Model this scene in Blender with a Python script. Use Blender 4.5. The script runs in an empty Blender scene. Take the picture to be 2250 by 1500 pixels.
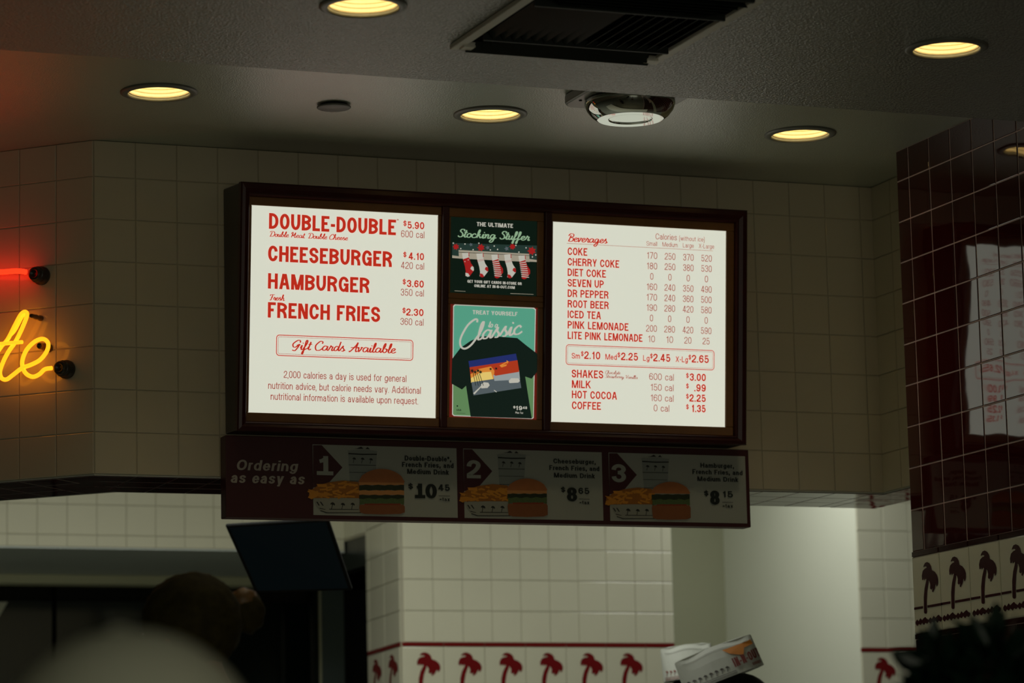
import bpy, bmesh, math, random
import numpy as np
from mathutils import Vector, Matrix
random.seed(7)
S = bpy.context.scene
COL = S.collection
CH = 1.05                      # eye height of the (seated) photographer

# ------------------------------------------------------------------ camera
YAW, PITCH, ROLL, F = 0.37702843, 0.15990893, -0.02272131, 7331.7
cyw, syw, cp, sp = math.cos(YAW), math.sin(YAW), math.cos(PITCH), math.sin(PITCH)
fwd = np.array([syw*cp, cyw*cp, sp]); rgt = np.array([cyw, -syw, 0]); upv = np.cross(rgt, fwd)
cr, sr = math.cos(ROLL), math.sin(ROLL)
CX, CY = cr*rgt+sr*upv, -sr*rgt+cr*upv
def ray(x, y): return CX*(x-1125)+CY*(750-y)+fwd*F
def V3(p): return Vector((p[0], p[1], p[2]))
EYE = Vector((0, 0, CH))
def at_y(x, y, D): d = ray(x, y); return V3(d*D/d[1])+EYE          # measured point on the plane Y = D
def at_d(x, y, D): d = ray(x, y); return V3(d*D/np.linalg.norm(d))+EYE
cd = bpy.data.cameras.new('camera'); cam = bpy.data.objects.new('camera', cd); COL.objects.link(cam)
cd.sensor_width = 36; cd.lens = F/2250*36; cd.clip_start = .05; cd.clip_end = 60
cam.matrix_world = Matrix(((CX[0], CY[0], -fwd[0], 0), (CX[1], CY[1], -fwd[1], 0), (CX[2], CY[2], -fwd[2], CH), (0, 0, 0, 1)))
cd.dof.use_dof = True; cd.dof.focus_distance = 8.3; cd.dof.aperture_fstop = 4.5
S.camera = cam
# ------------------------------------------------------------------ world, exposure
w = bpy.data.worlds.new('world'); S.world = w; w.use_nodes = True
w.node_tree.nodes['Background'].inputs[0].default_value = (.5, .6, .5, 1)
w.node_tree.nodes['Background'].inputs[1].default_value = .01
S.view_settings.view_transform = 'Standard'; S.view_settings.look = 'None'
S.view_settings.exposure = 0; S.view_settings.gamma = 1; S.view_settings.use_curve_mapping = False

def area(name, loc, rot, sx, sy, power, color):
    l = bpy.data.lights.new(name, 'AREA'); l.shape = 'RECTANGLE'; l.size = sx; l.size_y = sy; l.energy = power; l.color = color
    o = bpy.data.objects.new(name, l); COL.objects.link(o); o.location = loc; o.rotation_euler = rot
    return o
PI = math.pi
area('kitchen_light', (3.0, 9.6, 2.93), (0, 0, 0), 3.2, .6, 22, (1, .99, .88))
area('kitchen_light', (2.5, 10.3, 2.93), (0, 0, 0), 1.2, .5, 7, (1, .99, .9))  # extra fixture added to brighten the tiled header at the left
area('kitchen_light', (5.3, 11.0, 2.93), (0, 0, 0), .5, .9, 10, (1, 1, .93))
area('dining_fill_light', (.6, -3.3, 1.25), (PI/2, 0, 0), 3.4, 1.5, 34, (1, .96, .76))  # added fill light behind the camera, standing in for a window

# ------------------------------------------------------------------ materials
def lin(c):
    return tuple(((v/255)/12.92 if v/255 <= .04045 else ((v/255+.055)/1.055)**2.4) for v in c)+(1,)
def mat(name, rgb, rough=.5, metal=0, emit=0, ergb=None, noise=0, nscale=20, bump=0, bscale=60, spec=.5, coat=0, lowfreq=0, brough=.6, bdist=.002, crough=.08, cior=1.5):
    m = bpy.data.materials.new(name); m.use_nodes = True; nt = m.node_tree; b = nt.nodes['Principled BSDF']
    c = lin(rgb); b.inputs['Base Color'].default_value = c; b.inputs['Roughness'].default_value = rough
    b.inputs['Metallic'].default_value = metal; b.inputs['Specular IOR Level'].default_value = spec
    b.inputs['Coat Weight'].default_value = coat; b.inputs['Coat Roughness'].default_value = crough; b.inputs['Coat IOR'].default_value = cior
    tc = nt.nodes.new('ShaderNodeTexCoord'); vec = tc.outputs['Object']
    if 'glaze' in name: vec = nt.nodes.new('ShaderNodeNewGeometry').outputs['Position']
    if noise:
        n = nt.nodes.new('ShaderNodeTexNoise'); n.inputs['Scale'].default_value = nscale; n.inputs['Detail'].default_value = 5
        mx = nt.nodes.new('ShaderNodeMix'); mx.data_type = 'RGBA'
        mx.inputs[6].default_value = tuple(v*(1-noise) for v in c[:3])+(1,); mx.inputs[7].default_value = tuple(min(1, v*(1+noise)) for v in c[:3])+(1,)
        nt.links.new(vec, n.inputs['Vector']); nt.links.new(n.outputs['Fac'], mx.inputs[0]); nt.links.new(mx.outputs[2], b.inputs['Base Color'])
    if bump:
        n = nt.nodes.new('ShaderNodeTexNoise'); n.inputs['Scale'].default_value = bscale; n.inputs['Detail'].default_value = 3; n.inputs['Roughness'].default_value = brough
        bp = nt.nodes.new('ShaderNodeBump'); bp.inputs['Strength'].default_value = bump; bp.inputs['Distance'].default_value = bdist
        nt.links.new(vec, n.inputs['Vector']); nt.links.new(n.outputs['Fac'], bp.inputs['Height']); nt.links.new(bp.outputs['Normal'], b.inputs['Normal']); nt.links.new(bp.outputs['Normal'], b.inputs['Coat Normal'])
    if emit:
        b.inputs['Emission Color'].default_value = lin(ergb or rgb); b.inputs['Emission Strength'].default_value = emit
    return m
M = dict(
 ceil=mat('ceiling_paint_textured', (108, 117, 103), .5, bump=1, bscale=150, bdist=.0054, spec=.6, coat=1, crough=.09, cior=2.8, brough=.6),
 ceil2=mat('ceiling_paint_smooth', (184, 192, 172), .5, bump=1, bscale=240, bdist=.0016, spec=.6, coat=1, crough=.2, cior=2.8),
 cream=mat('cream_glazed_tile', (206, 197, 170), .1, noise=.05, nscale=4, bump=.12, bscale=16),
 white=mat('white_glazed_tile', (226, 226, 204), .14, noise=.04, nscale=4, bump=.1, bscale=16),
 maroon=mat('maroon_glazed_tile', (62, 14, 12), .04, bump=.30, bscale=9, spec=.95, noise=.12, nscale=7, bdist=.003, brough=.15),
 groutc=mat('cream_grout', (190, 182, 154), .8, noise=.1, nscale=90),
 groutw=mat('white_grout', (190, 188, 168), .8, noise=.1, nscale=90),
 groutm=mat('pinkish_grout', (220, 196, 188), .75, noise=.1, nscale=90),
 groutd=mat('grey_grout', (196, 200, 190), .75),
 band=mat('palm_tile_glaze', (222, 222, 200), .12, bump=.05, bscale=14),
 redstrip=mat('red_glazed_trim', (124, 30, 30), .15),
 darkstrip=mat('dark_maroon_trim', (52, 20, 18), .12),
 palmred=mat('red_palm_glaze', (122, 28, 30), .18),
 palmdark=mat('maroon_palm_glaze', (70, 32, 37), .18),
 plain=mat('painted_wall', (214, 218, 204), .5, noise=.03, nscale=3, bump=.05),
 grey=mat('painted_wall_in_shade', (150, 152, 128), .55, noise=.03, nscale=3),  # passage rear wall: its shade is put into a darker wall colour
 floor=mat('floor_tile', (150, 152, 138), .4, noise=.2, nscale=3),
 wallp=mat('dining_wall_paint', (170, 160, 140), .6, noise=.05),
 soffit=mat('soffit_panel', (214, 224, 222), .45, noise=.05, nscale=2),
 alu=mat('pale_metal_header', (224, 226, 196), .4),
 bluegrey=mat('blue_grey_metal', (104, 118, 118), .4, metal=.4, noise=.1, nscale=4),
 black=mat('black_recess', (9, 12, 9), .7, noise=.2, nscale=5),
 dark=mat('dark_panel', (22, 30, 28), .3, noise=.2, nscale=3),
 glass=mat('dark_window_glass', (18, 30, 28), .08, spec=.5),
 frame=mat('dark_cherry_frame', (58, 16, 14), .34, noise=.3, nscale=12, spec=.35),
 case=mat('dark_cherry_case', (34, 18, 12), .35, noise=.3, nscale=12),
 bezel=mat('walnut_bezel', (130, 88, 42), .32, noise=.3, nscale=18),
 panel=mat('backlit_white_panel', (200, 200, 190), .3, emit=1.0, ergb=(208, 210, 194)),
 red=mat('red_backlit_print', (150, 20, 14), .4, emit=.95, ergb=(184, 42, 26)),
 red2=mat('thin_red_backlit_print', (120, 30, 24), .4, emit=.9, ergb=(150, 52, 44)),
 signmaroon=mat('maroon_sign_panel', (66, 20, 22), .45),
 signwhite=mat('white_sign_print', (165, 170, 160), .5),
 signtext=mat('pale_sign_lettering', (176, 168, 156), .5),
 signdark=mat('black_green_print', (16, 28, 20), .5),
 bun=mat('bun_print', (172, 106, 58), .5, noise=.12, nscale=60), bun2=mat('lower_bun_print', (140, 84, 46), .5, noise=.12, nscale=60),
 fry=mat('fries_print', (206, 138, 40), .5, noise=.15, nscale=90), fryd=mat('fries_shade_print', (158, 98, 26), .5, noise=.15, nscale=90),
 lettuce=mat('lettuce_print', (84, 104, 60), .5, noise=.4, nscale=220), patty=mat('patty_print', (38, 48, 24), .5, noise=.3, nscale=120),
 cheese=mat('cheese_print', (196, 138, 80), .5), tomato=mat('tomato_print', (140, 50, 28), .5),
 cupw=mat('cup_print', (140, 148, 142), .5), trayw=mat('tray_print', (150, 152, 140), .5), ink=mat('ink_print', (30, 34, 28), .5),
 posterk=mat('backlit_black_green', (4, 16, 10), .25, emit=.9, ergb=(6, 22, 14)),
 posterm=mat('backlit_dark_teal', (20, 40, 36), .25, emit=.9, ergb=(34, 54, 48)),
 posterw=mat('backlit_pale_print', (150, 150, 140), .3, emit=.9, ergb=(186, 184, 172)),
 postergr=mat('backlit_green_script', (120, 150, 120), .3, emit=.9, ergb=(140, 172, 138)),
 posterr=mat('backlit_red_print', (110, 20, 20), .3, emit=.9, ergb=(158, 28, 28)),
 mantel=mat('backlit_mantel_print', (120, 116, 100), .3, emit=.9, ergb=(158, 150, 132)),
 teal=mat('backlit_teal_print', (60, 110, 90), .3, emit=.9, ergb=(84, 158, 132)),
 green=mat('backlit_green_print', (60, 90, 60), .3, emit=.9, ergb=(94, 132, 86)),
 shirt=mat('backlit_black_shirt', (8, 18, 14), .3, emit=.9, ergb=(10, 26, 20)),
 pborder=mat('backlit_dark_red_border', (90, 20, 14), .3, emit=.8, ergb=(100, 24, 16)),
 sun1=mat('print_blue', (20, 30, 90), .3, emit=.9, ergb=(32, 44, 104)), sun2=mat('print_red', (130, 40, 20), .3, emit=.9, ergb=(170, 54, 26)),
 sun3=mat('print_orange', (170, 110, 40), .3, emit=.9, ergb=(214, 132, 52)), sun4=mat('print_yellow', (190, 160, 80), .3, emit=.9, ergb=(224, 196, 110)),
 road=mat('print_road', (60, 66, 70), .3, emit=.9, ergb=(82, 92, 96)), car=mat('print_car', (110, 116, 116), .3, emit=.9, ergb=(148, 156, 156)),
 neonr=mat('red_neon_glow', (255, 60, 20), .3, emit=6, ergb=(255, 26, 8)),
 neony=mat('yellow_neon_glow', (255, 180, 30), .3, emit=2.1, ergb=(255, 150, 22)),
 rubber=mat('dark_electrode_boot', (46, 44, 34), .35), support=mat('glass_tube_support', (90, 66, 20), .2),
 trim=mat('white_light_trim', (120, 122, 112), .45), baffle=mat('ridged_cream_baffle', (252, 240, 206), .5),
 lampglow=mat('warm_lamp_glow', (255, 240, 190), .4, emit=7.0, ergb=(255, 228, 170)),
 vent=mat('dark_vent_metal', (26, 36, 30), .6), ventrail=mat('pale_vent_rail', (236, 234, 220), .5), ventk=mat('duct_black', (4, 5, 4), .9, spec=.05),
 chrome=mat('chrome', (200, 205, 200), .04, metal=1), plate=mat('grey_mount_plate', (112, 116, 104), .4), disc=mat('grey_cover_disc', (104, 106, 100), .5),
 screen=mat('black_screen', (3, 7, 6), .3, spec=.15, emit=.12, ergb=(6, 26, 34)), bezelk=mat('black_plastic', (8, 10, 9), .8, spec=.15),
 hair=mat('dark_brown_hair', (62, 56, 26), .75, spec=.2, noise=.8, nscale=45, bump=.6, bscale=90), hairk=mat('black_hair', (18, 18, 15), .5, noise=.3, nscale=60, bump=.5, bscale=90),
 hairl=mat('highlight_brown_hair', (128, 98, 60), .45, noise=.4, nscale=70, bump=.5, bscale=90),
 skin=mat('skin', (170, 120, 95), .5), coat=mat('black_jacket', (14, 17, 15), .8, noise=.2, nscale=30), shirtw=mat('white_uniform', (190, 190, 178), .7),
 trousers=mat('dark_trousers', (22, 24, 30), .8), cap=mat('cream_cap_fabric', (208, 211, 190), .85, noise=.06, nscale=14, bump=.2, bscale=300), eye=mat('eye', (20, 15, 12), .2), lip=mat('lips', (140, 70, 62), .5),
 paper=mat('white_paper_hat', (188, 194, 186), .6, noise=.03, nscale=30), logoy=mat('orange_yellow_arrow', (206, 128, 34), .6), logor=mat('red_hat_lettering', (120, 38, 28), .6), hatink=mat('dark_hat_palms', (52, 46, 40), .6),
 leaf=mat('dark_green_leaf', (16, 46, 32), .4, noise=.3, nscale=20), stem=mat('brown_stem', (50, 36, 24), .8), pot=mat('terracotta_pot', (120, 70, 50), .8),
 wood=mat('stool_wood', (100, 66, 40), .6),
)

# ------------------------------------------------------------------ object helpers
LOC = {}
def tag(o, label=None, cat=None, group=None, kind=None):
    if label: o['label'] = label
    if cat: o['category'] = cat
    if group: o['group'] = group
    if kind: o['kind'] = kind
    return o
def mesh_obj(name, verts, faces, m, parent=None, smooth=False):
    me = bpy.data.meshes.new(name); me.from_pydata([tuple(v) for v in verts], [], faces); me.update()
    if m: me.materials.append(M[m])
    if smooth:
        for p in me.polygons: p.use_smooth = True
    o = bpy.data.objects.new(name, me); COL.objects.link(o)
    if parent is not None: attach(o, parent)
    return o
def attach(o, parent):
    o.parent = parent; o.matrix_parent_inverse = Matrix.Translation(-LOC.get(parent.name, Vector((0, 0, 0))))
def thing(name, loc, label, cat, group=None):
    o = bpy.data.objects.new(name, None); COL.objects.link(o); o.location = loc; LOC[o.name] = Vector(loc); o.empty_display_size = .05
    return tag(o, label, cat, group)
def boxgeo(lo, hi):
    (a, b, c), (d, e, f) = lo, hi
    v = [(a,b,c),(d,b,c),(d,e,c),(a,e,c),(a,b,f),(d,b,f),(d,e,f),(a,e,f)]
    return v, [(0,3,2,1),(4,5,6,7),(0,1,5,4),(1,2,6,5),(2,3,7,6),(3,0,4,7)]
def box(name, lo, hi, m, parent=None, bevel=0):
    o = mesh_obj(name, *boxgeo(lo, hi), m, parent)
    if bevel: addbevel(o, bevel)
    return o
def addbevel(o, wd, seg=2):
    md = o.modifiers.new('bevel', 'BEVEL'); md.width = wd; md.segments = seg; md.limit_method = 'ANGLE'
def recalc(o):
    bm = bmesh.new(); bm.from_mesh(o.data); bmesh.ops.recalc_face_normals(bm, faces=bm.faces[:]); bm.to_mesh(o.data); bm.free(); return o
def prism_xy(name, pts, z0, z1, m, parent=None):          # footprint pts, vertical walls
    n = len(pts); v = [(x, y, z0) for x, y in pts]+[(x, y, z1) for x, y in pts]
    f = [tuple(range(n))[::-1], tuple(range(n, 2*n))]+[(i, (i+1) % n, n+(i+1) % n, n+i) for i in range(n)]
    return recalc(mesh_obj(name, v, f, m, parent))
def prism_x(name, prof, x0, x1, m, parent=None):           # profile in (y, z) extruded along X
    n = len(prof); v = [(x0, y, z) for y, z in prof]+[(x1, y, z) for y, z in prof]
    f = [tuple(range(n))[::-1], tuple(range(n, 2*n))]+[(i, (i+1) % n, n+(i+1) % n, n+i) for i in range(n)]
    return recalc(mesh_obj(name, v, f, m, parent))
def lathe(name, prof, c, m, parent=None, n=40, smooth=True, axis=None):   # prof (r, z) about a vertical axis or given frame
    U, Vv, N = axis or (Vector((1,0,0)), Vector((0,1,0)), Vector((0,0,1)))
    c = Vector(c); v = []; f = []
    for r, z in prof:
        for k in range(n):
            a = 2*PI*k/n; v.append(c+U*(r*math.cos(a))+Vv*(r*math.sin(a))+N*z)
    for i in range(len(prof)-1):
        for k in range(n):
            f.append((i*n+k, i*n+(k+1) % n, (i+1)*n+(k+1) % n, (i+1)*n+k))
    if prof[0][0] > 1e-6: f.append(tuple(range(n))[::-1])
    if prof[-1][0] > 1e-6: f.append(tuple((len(prof)-1)*n+k for k in range(n)))
    o = mesh_obj(name, v, f, m, parent, smooth); return o
def tube(name, pts, r, m, parent=None, n=10):
    pts = [Vector(p) for p in pts]; v = []; f = []
    up = Vector((0, -.7, .7))
    for i, p in enumerate(pts):
        t = (pts[min(i+1, len(pts)-1)]-pts[max(i-1, 0)]).normalized()
        a = t.cross(Vector((0.31, .9, .2))).normalized(); b = t.cross(a)
        for k in range(n): v.append(p+a*(r*math.cos(2*PI*k/n))+b*(r*math.sin(2*PI*k/n)))
    for i in range(len(pts)-1):
        for k in range(n): f.append((i*n+k, i*n+(k+1) % n, (i+1)*n+(k+1) % n, (i+1)*n+k))
    f.append(tuple(range(n))[::-1]); f.append(tuple((len(pts)-1)*n+k for k in range(n)))
    return mesh_obj(name, v, f, m, parent, True)
def crom(pts, k=6):                                        # Catmull-Rom through points
    P = [np.array(p, float) for p in pts]; P = [2*P[0]-P[1]]+P+[2*P[-1]-P[-2]]; out = []
    for i in range(1, len(P)-2):
        for j in range(k):
            t = j/k; a, b, c, d = P[i-1], P[i], P[i+1], P[i+2]
            out.append(.5*((2*b)+(c-a)*t+(2*a-5*b+4*c-d)*t*t+(3*b-a-3*c+d)*t**3))
    out.append(P[-2]); return out

# ------------------------------------------------------------------ tiles
def tile_mesh(name, m, h=.004, b=.0022):
    v = []; f = []
    for (s, z) in ((.5, 0), (.5, h-b*.6), (None, h)):
        for sx, sy in ((-1,-1),(1,-1),(1,1),(-1,1)):
            if s: v.append((sx*.5, sy*.5, z))
            else: v.append((sx*(.5-b/.108), sy*(.5-b/.108), h))
    for L in (0, 4):
        for k in range(4): f.append((L+k, L+(k+1) % 4, L+4+(k+1) % 4, L+4+k))
    f.append((8, 9, 10, 11))
    me = bpy.data.meshes.new(name); me.from_pydata(v, [], f); me.materials.append(M[m]); me.update(); return me
TM = {k: tile_mesh('tile_'+k, k, h, b) for k, h, b in (('cream', .0024, .0016), ('white', .003, .002), ('maroon', .0014, .0012), ('band', .004, .0022), ('redstrip', .005, .0022), ('darkstrip', .005, .0022))}
def put_tile(parent, kind, O, U, Vv, N, u0, u1, v0, v1, name='tile', jit=.0):
    cx, cy = (u0+u1)/2, (v0+v1)/2
    Mx = Matrix((U*(u1-u0), Vv*(v1-v0), N)).transposed().to_4x4()
    if jit:
        Mx = Mx @ Matrix.Identity(4)
        R = Matrix.Rotation(random.uniform(-jit, jit), 4, U) @ Matrix.Rotation(random.uniform(-jit, jit), 4, Vv)
        Mx = R @ Mx
    Mx.translation = O+U*cx+Vv*cy+N*.0006
    o = bpy.data.objects.new(name, TM[kind]); COL.objects.link(o); o.parent = parent; o.matrix_basis = Mx
    return o
G = .0022
def spans(a, b, start, pitch):
    """grid cells between a and b, with grid lines through start"""
    k = math.floor((a-start)/pitch+1e-6); out = []
    while start+k*pitch < b-1e-4:
        s, e = max(a, start+k*pitch), min(b, start+(k+1)*pitch)
        if e-s > .012: out.append((s+G/2, e-G/2))
        k += 1
    return out

# ------------------------------------------------------------------ heights (metres above the floor)
T = .111
H0, H1 = 1.916+CH, 1.838+CH          # recessed strip of ceiling, lower front ceiling
ZB = 1.046+CH                        # underside of the bulkhead
YB = 8.252                           # face of the bulkhead
XL, XR = 2.114, 4.375
YS = 7.09                            # edge of the front ceiling
XM, YM = 4.218, 7.806                # maroon wall face, far end
ZS = .832+CH                         # top of the palm band

# ------------------------------------------------------------------ the setting
tag(box('floor', (-4, -4, -.1), (8, 15, 0), 'floor'), kind='structure')
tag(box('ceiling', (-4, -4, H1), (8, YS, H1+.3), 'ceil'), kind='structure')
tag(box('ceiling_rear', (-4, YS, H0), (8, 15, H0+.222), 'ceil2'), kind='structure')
tag(box('wall_back', (-4, -4.1, 0), (8, -4, H1), 'wallp'), kind='structure')
tag(box('wall_left', (-4.1, -4, 0), (-4, 15, H0), 'wallp'), kind='structure')
tag(box('wall_outer_right', (8, -4, 0), (8.1, 15, H0), 'wallp'), kind='structure')
tag(box('wall_rear', (-4, 14.9, 0), (8, 15, H0), 'black'), kind='structure')
# bulkhead above the counter
wf = tag(prism_xy('wall_front', [(XL, YB), (XR, YB), (XR, YB+.328), (XL+.15, YB+.35)], ZB, H0-.001, 'groutc'), kind='structure')
Ux, Uz, Ny = Vector((1,0,0)), Vector((0,0,1)), Vector((0,-1,0))
rows = spans(ZB, H0, 1.598+CH, T)
for (u0, u1) in spans(XL, XR, XL, T):
    for (v0, v1) in rows:
        if u0 > 2.62 and u1 < 3.78 and v0 > 1.22+CH and v1 < 1.74+CH: continue      # wholly behind the menu board
        put_tile(wf, 'cream', Vector((0, YB, 0)), Ux, Uz, Ny, u0, u1, v0, v1, jit=.0015)
# slanted wall at the left, carrying the neon sign
Ud = Vector((-1, 1, 0)).normalized(); Nd = Vector((-1, -1, 0)).normalized(); OL = Vector((XL, YB, 0))
e = OL+Ud*2.2; b1 = e-Nd*.33
wl = tag(prism_xy('wall_slanted', [(XL, YB), (e.x, e.y), (b1.x, b1.y), (XL+.15, YB+.35)], ZB, H0-.001, 'groutc'), kind='structure')
for (u0, u1) in spans(0, 1.0, 0, T):
    for (v0, v1) in rows: put_tile(wl, 'cream', OL, Ud, Uz, Nd, u0, u1, v0, v1, jit=.0015)
# return of the bulkhead, half hidden by the maroon wall
wr = tag(prism_xy('wall_return', [(XR, YB+.328), (XR, 6.6), (XR+.15, 6.6), (XR+.15, YB+.328)], ZB, H0-.001, 'groutc'), kind='structure')
Nx = Vector((-1,0,0)); Uy = Vector((0,-1,0))
for (u0, u1) in spans(0, .666, 0, T):
    for (v0, v1) in rows: put_tile(wr, 'cream', Vector((XR, YB, 0)), Uy, Uz, Nx, u0, u1, v0, v1, jit=.0015)
# glossy maroon tiles on the underside
tr = tag(prism_xy('trim_underside', [(XL, YB), (XR, YB), (XR, 6.6), (XR+.15, 6.6), (XR+.15, YB+.328), (XL+.15, YB+.35), (b1.x, b1.y), (e.x, e.y)], ZB-.004, ZB-.0005, 'groutd'), kind='structure')
Nz = Vector((0,0,-1)); OU = Vector((XL, YB, ZB-.004))
for j in range(3):
    for (u0, u1) in spans(.0, XR-XL-.001, 0, T):
        put_tile(tr, 'maroon', OU, Vector((1,0,0)), Vector((0,1,0)), Nz, u0, u1, j*.109+G/2, (j+1)*.109-G/2, jit=.001)
for j in range(3):
    for (u0, u1) in spans(.05*j, 1.0, 0, T):
        put_tile(tr, 'maroon', OU, Ud, -Nd, Nz, u0, u1, j*.109+G/2, (j+1)*.109-G/2, jit=.001)
for (u0, u1) in spans(-.333, .9, 0, T): put_tile(tr, 'maroon', Vector((XR, YB, ZB-.004)), Uy, Vector((1,0,0)), Nz, u0, u1, 0, .147, jit=.001)

# maroon wall at the right
wm = tag(box('wall_right', (XM, -4, 0), (XM+.14, YM, H0-.001), 'groutm'), kind='structure')
OM = Vector((XM, YM, 0))
gy = YM-7.740
mrows = [(ZS+k*T+G/2, min(ZS+(k+1)*T, H0-.001)-G/2) for k in range(10) if ZS+k*T < H0-.02]
def wall_cells(a, b): return spans(a, b, gy, .1147)
for (u0, u1) in wall_cells(0, 1.44):
    for (v0, v1) in mrows: put_tile(wm, 'maroon', OM, Uy, Uz, Nx, u0+.0014, u1-.0014, v0+.0006, v1-.0006, jit=.004)
    for k in range(2):
        put_tile(wm, 'maroon', OM, Uy, Uz, Nx, u0, u1, .601+CH-(k+1)*T+G/2, .601+CH-k*T-G/2, jit=.004)
def joined_tiles(name, parent, O, U, Vv, N, cells, m):      # tiles out of the picture: one joined part
    v = []; f = []
    for (u0, u1, v0, v1) in cells:
        for (i, h) in ((0, 0), (.0022, .004)):
            for a, b in ((u0+i, v0+i), (u1-i, v0+i), (u1-i, v1-i), (u0+i, v1-i)): v.append(O+U*a+Vv*b+N*(h+.0006))
        n = len(v)-8
        f += [(n+k, n+(k+1) % 4, n+4+(k+1) % 4, n+4+k) for k in range(4)]+[(n+4, n+5, n+6, n+7)]
    o = mesh_obj(name, v, f, m, parent); o['kind'] = 'stuff'; return o
joined_tiles('far_tiles', wm, OM, Uy, Uz, Nx, [(a, b, c, d) for (a, b) in wall_cells(1.45, 5) for (c, d) in mrows], 'maroon')
joined_tiles('low_tiles', wm, OM, Uy, Uz, Nx, [(a, b, c+G/2, c+T-G/2) for (a, b) in wall_cells(0, 5) for c in [.601+CH-(k+1)*T for k in range(2, 12)]], 'maroon')
gb = YM-7.658
bcells = [(max(0, gb+k*.157)+G/2, gb+(k+1)*.157-G/2) for k in range(-1, 9)]

# ---- palm art, drawn once in tile units (x 0..1 to the right, y down 0..1.31)
def q(px, py): return ((px-500)/295, (py-(265-(px-500)*.19))/750*1.31)
CROWN = [q(*p) for p in ((620,357),(624,340),(638,315),(660,305),(685,318),(700,345),(706,385),(735,400),(757,432),(766,470),(764,510),(757,533),(748,546),(742,515),(735,535),(727,567),(708,602),(700,594),(706,562),(693,577),(680,565),(684,525),(676,492),(664,484),(650,482),(640,468),(625,487),(622,462),(613,482),(602,482),(600,440),(612,392),(634,370),(652,362),(655,352),(640,348))]
TRUNK = [q(*p) for p in ((646,478),(624,560),(611,650),(607,800),(613,811),(630,813),(638,802),(640,690),(650,590),(668,500),(664,480))]
HL1 = [q(506,755), q(600,738), q(600,761), q(506,779)]
HL2 = [q(645,730), q(796,701), q(796,726), q(645,754)]
def wave():
    top = []; bot = []
    for i in range(17):
        x = 515+i*17.2; a = [0, 22, 2, 30, 8, 24, 34, 12][i % 8]
        y = 905-(x-515)*.19; top.append(q(x, y-8-a)); bot.append(q(x, y+12+[0, 18, 4, 24][(i*3) % 4]))
    return [(top[i], top[i+1], bot[i+1], bot[i]) for i in range(16)]
def poly_art(name, parent, polys, fn, m):
    v = []; f = []
    for i, P in enumerate(polys):
        n = len(v); up = Vector((0, -1, 0))*(1.2e-5*(i % 40)); v += [fn(*p)+up for p in P]; f.append(tuple(range(n, n+len(P))))
    o = mesh_obj(name, v, f, m, parent)
    bm = bmesh.new(); bm.from_mesh(o.data); bmesh.ops.triangulate(bm, faces=bm.faces[:]); bm.to_mesh(o.data); bm.free()
    return o
def palm_tile(parent, O, U, N, u0, u1, ztop, zbot, m, lower=True):
    t = put_tile(parent, 'band', O, U, Uz, N, u0, u1, zbot, ztop, name='palm_tile')
    W = .1555; uu = u1-W if u1-u0 < W-.01 and u0 < .02 else u0
    def fn(x, y): return O+U*(uu+x*W)+Uz*(ztop-y*(ztop-zbot)/1.31)+N*.0056
    def keep(P): return [p for p in P if uu+p[0]*W > u0+.002]
    polys = [CROWN, TRUNK]+([HL1 if uu == u0 else keep(HL1)+[], HL2]+[P for P in wave() if uu+P[0][0]*W > u0] if lower else [])
    polys = [P for P in polys if len(P) > 2]
    a = poly_art('palm_print', t, polys, fn, m)
    a.matrix_parent_inverse = t.matrix_basis.inverted()
for (u0, u1) in bcells:
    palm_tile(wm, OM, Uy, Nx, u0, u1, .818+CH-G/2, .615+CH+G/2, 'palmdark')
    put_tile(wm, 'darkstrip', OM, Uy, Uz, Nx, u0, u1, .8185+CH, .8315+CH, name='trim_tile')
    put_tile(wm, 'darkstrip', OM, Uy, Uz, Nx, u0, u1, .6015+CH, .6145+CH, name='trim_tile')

# kitchen pillar: front face and slanted left face
YP, XP0, XP1 = 11.06, 3.935, 4.985
s45 = .62
pe = Vector((XP0+.046, YP+.49, 0))
wp = tag(prism_xy('wall_pillar', [(XP0, YP), (XP1, YP), (XP1, YP+1.1), (XP0+.5, YP+1.1), (XP0+.4, pe.y), (pe.x, pe.y)], 0, H0-.001, 'groutw'), kind='structure')
krows = [(ZS+k*T+G/2, ZS+(k+1)*T-G/2) for k in range(7)]
KS = 3.944+.002
for (u0, u1) in spans(XP0, XP1, KS, .111):
    for (v0, v1) in krows: put_tile(wp, 'white', Vector((0, YP, 0)), Ux, Uz, Ny, u0, u1, v0, v1, jit=.002)
UpL = Vector((pe.x-XP0, pe.y-YP, 0)); LpL = UpL.length; UpL.normalize(); NpL = Vector((-UpL.y, UpL.x, 0))
OP = Vector((XP0, YP, 0))
for (u0, u1) in spans(0, LpL, 0, .111*2):
    for (v0, v1) in krows: put_tile(wp, 'white', OP, UpL, Uz, NpL, u0, u1, v0, v1, jit=.002)
pc0 = 4.038-.155*.0
for k in range(-1, 7):
    u0, u1 = max(XP0, XP0+.002+.1555*k), min(XP1, XP0+.002+.1555*(k+1))
    if u1-u0 < .04: continue
    put_tile(wp, 'redstrip', Vector((0, YP, 0)), Ux, Uz, Ny, u0+G/2, u1-G/2, ZS-.013, ZS, name='trim_tile')
for k in range(7):
    a = XP0+.002+.1555*k
    if a+.155 > XP1+.02:
        put_tile(wp, 'band', Vector((0, YP, 0)), Ux, Uz, Ny, a+G/2, XP1-G/2, ZS-.2185, ZS-.0155, name='palm_tile'); break
    palm_tile(wp, Vector((0, YP, 0)), Ux, Ny, a+G/2, a+.1555-G/2, ZS-.0155, ZS-.0155-.203, 'palmred')
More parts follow.
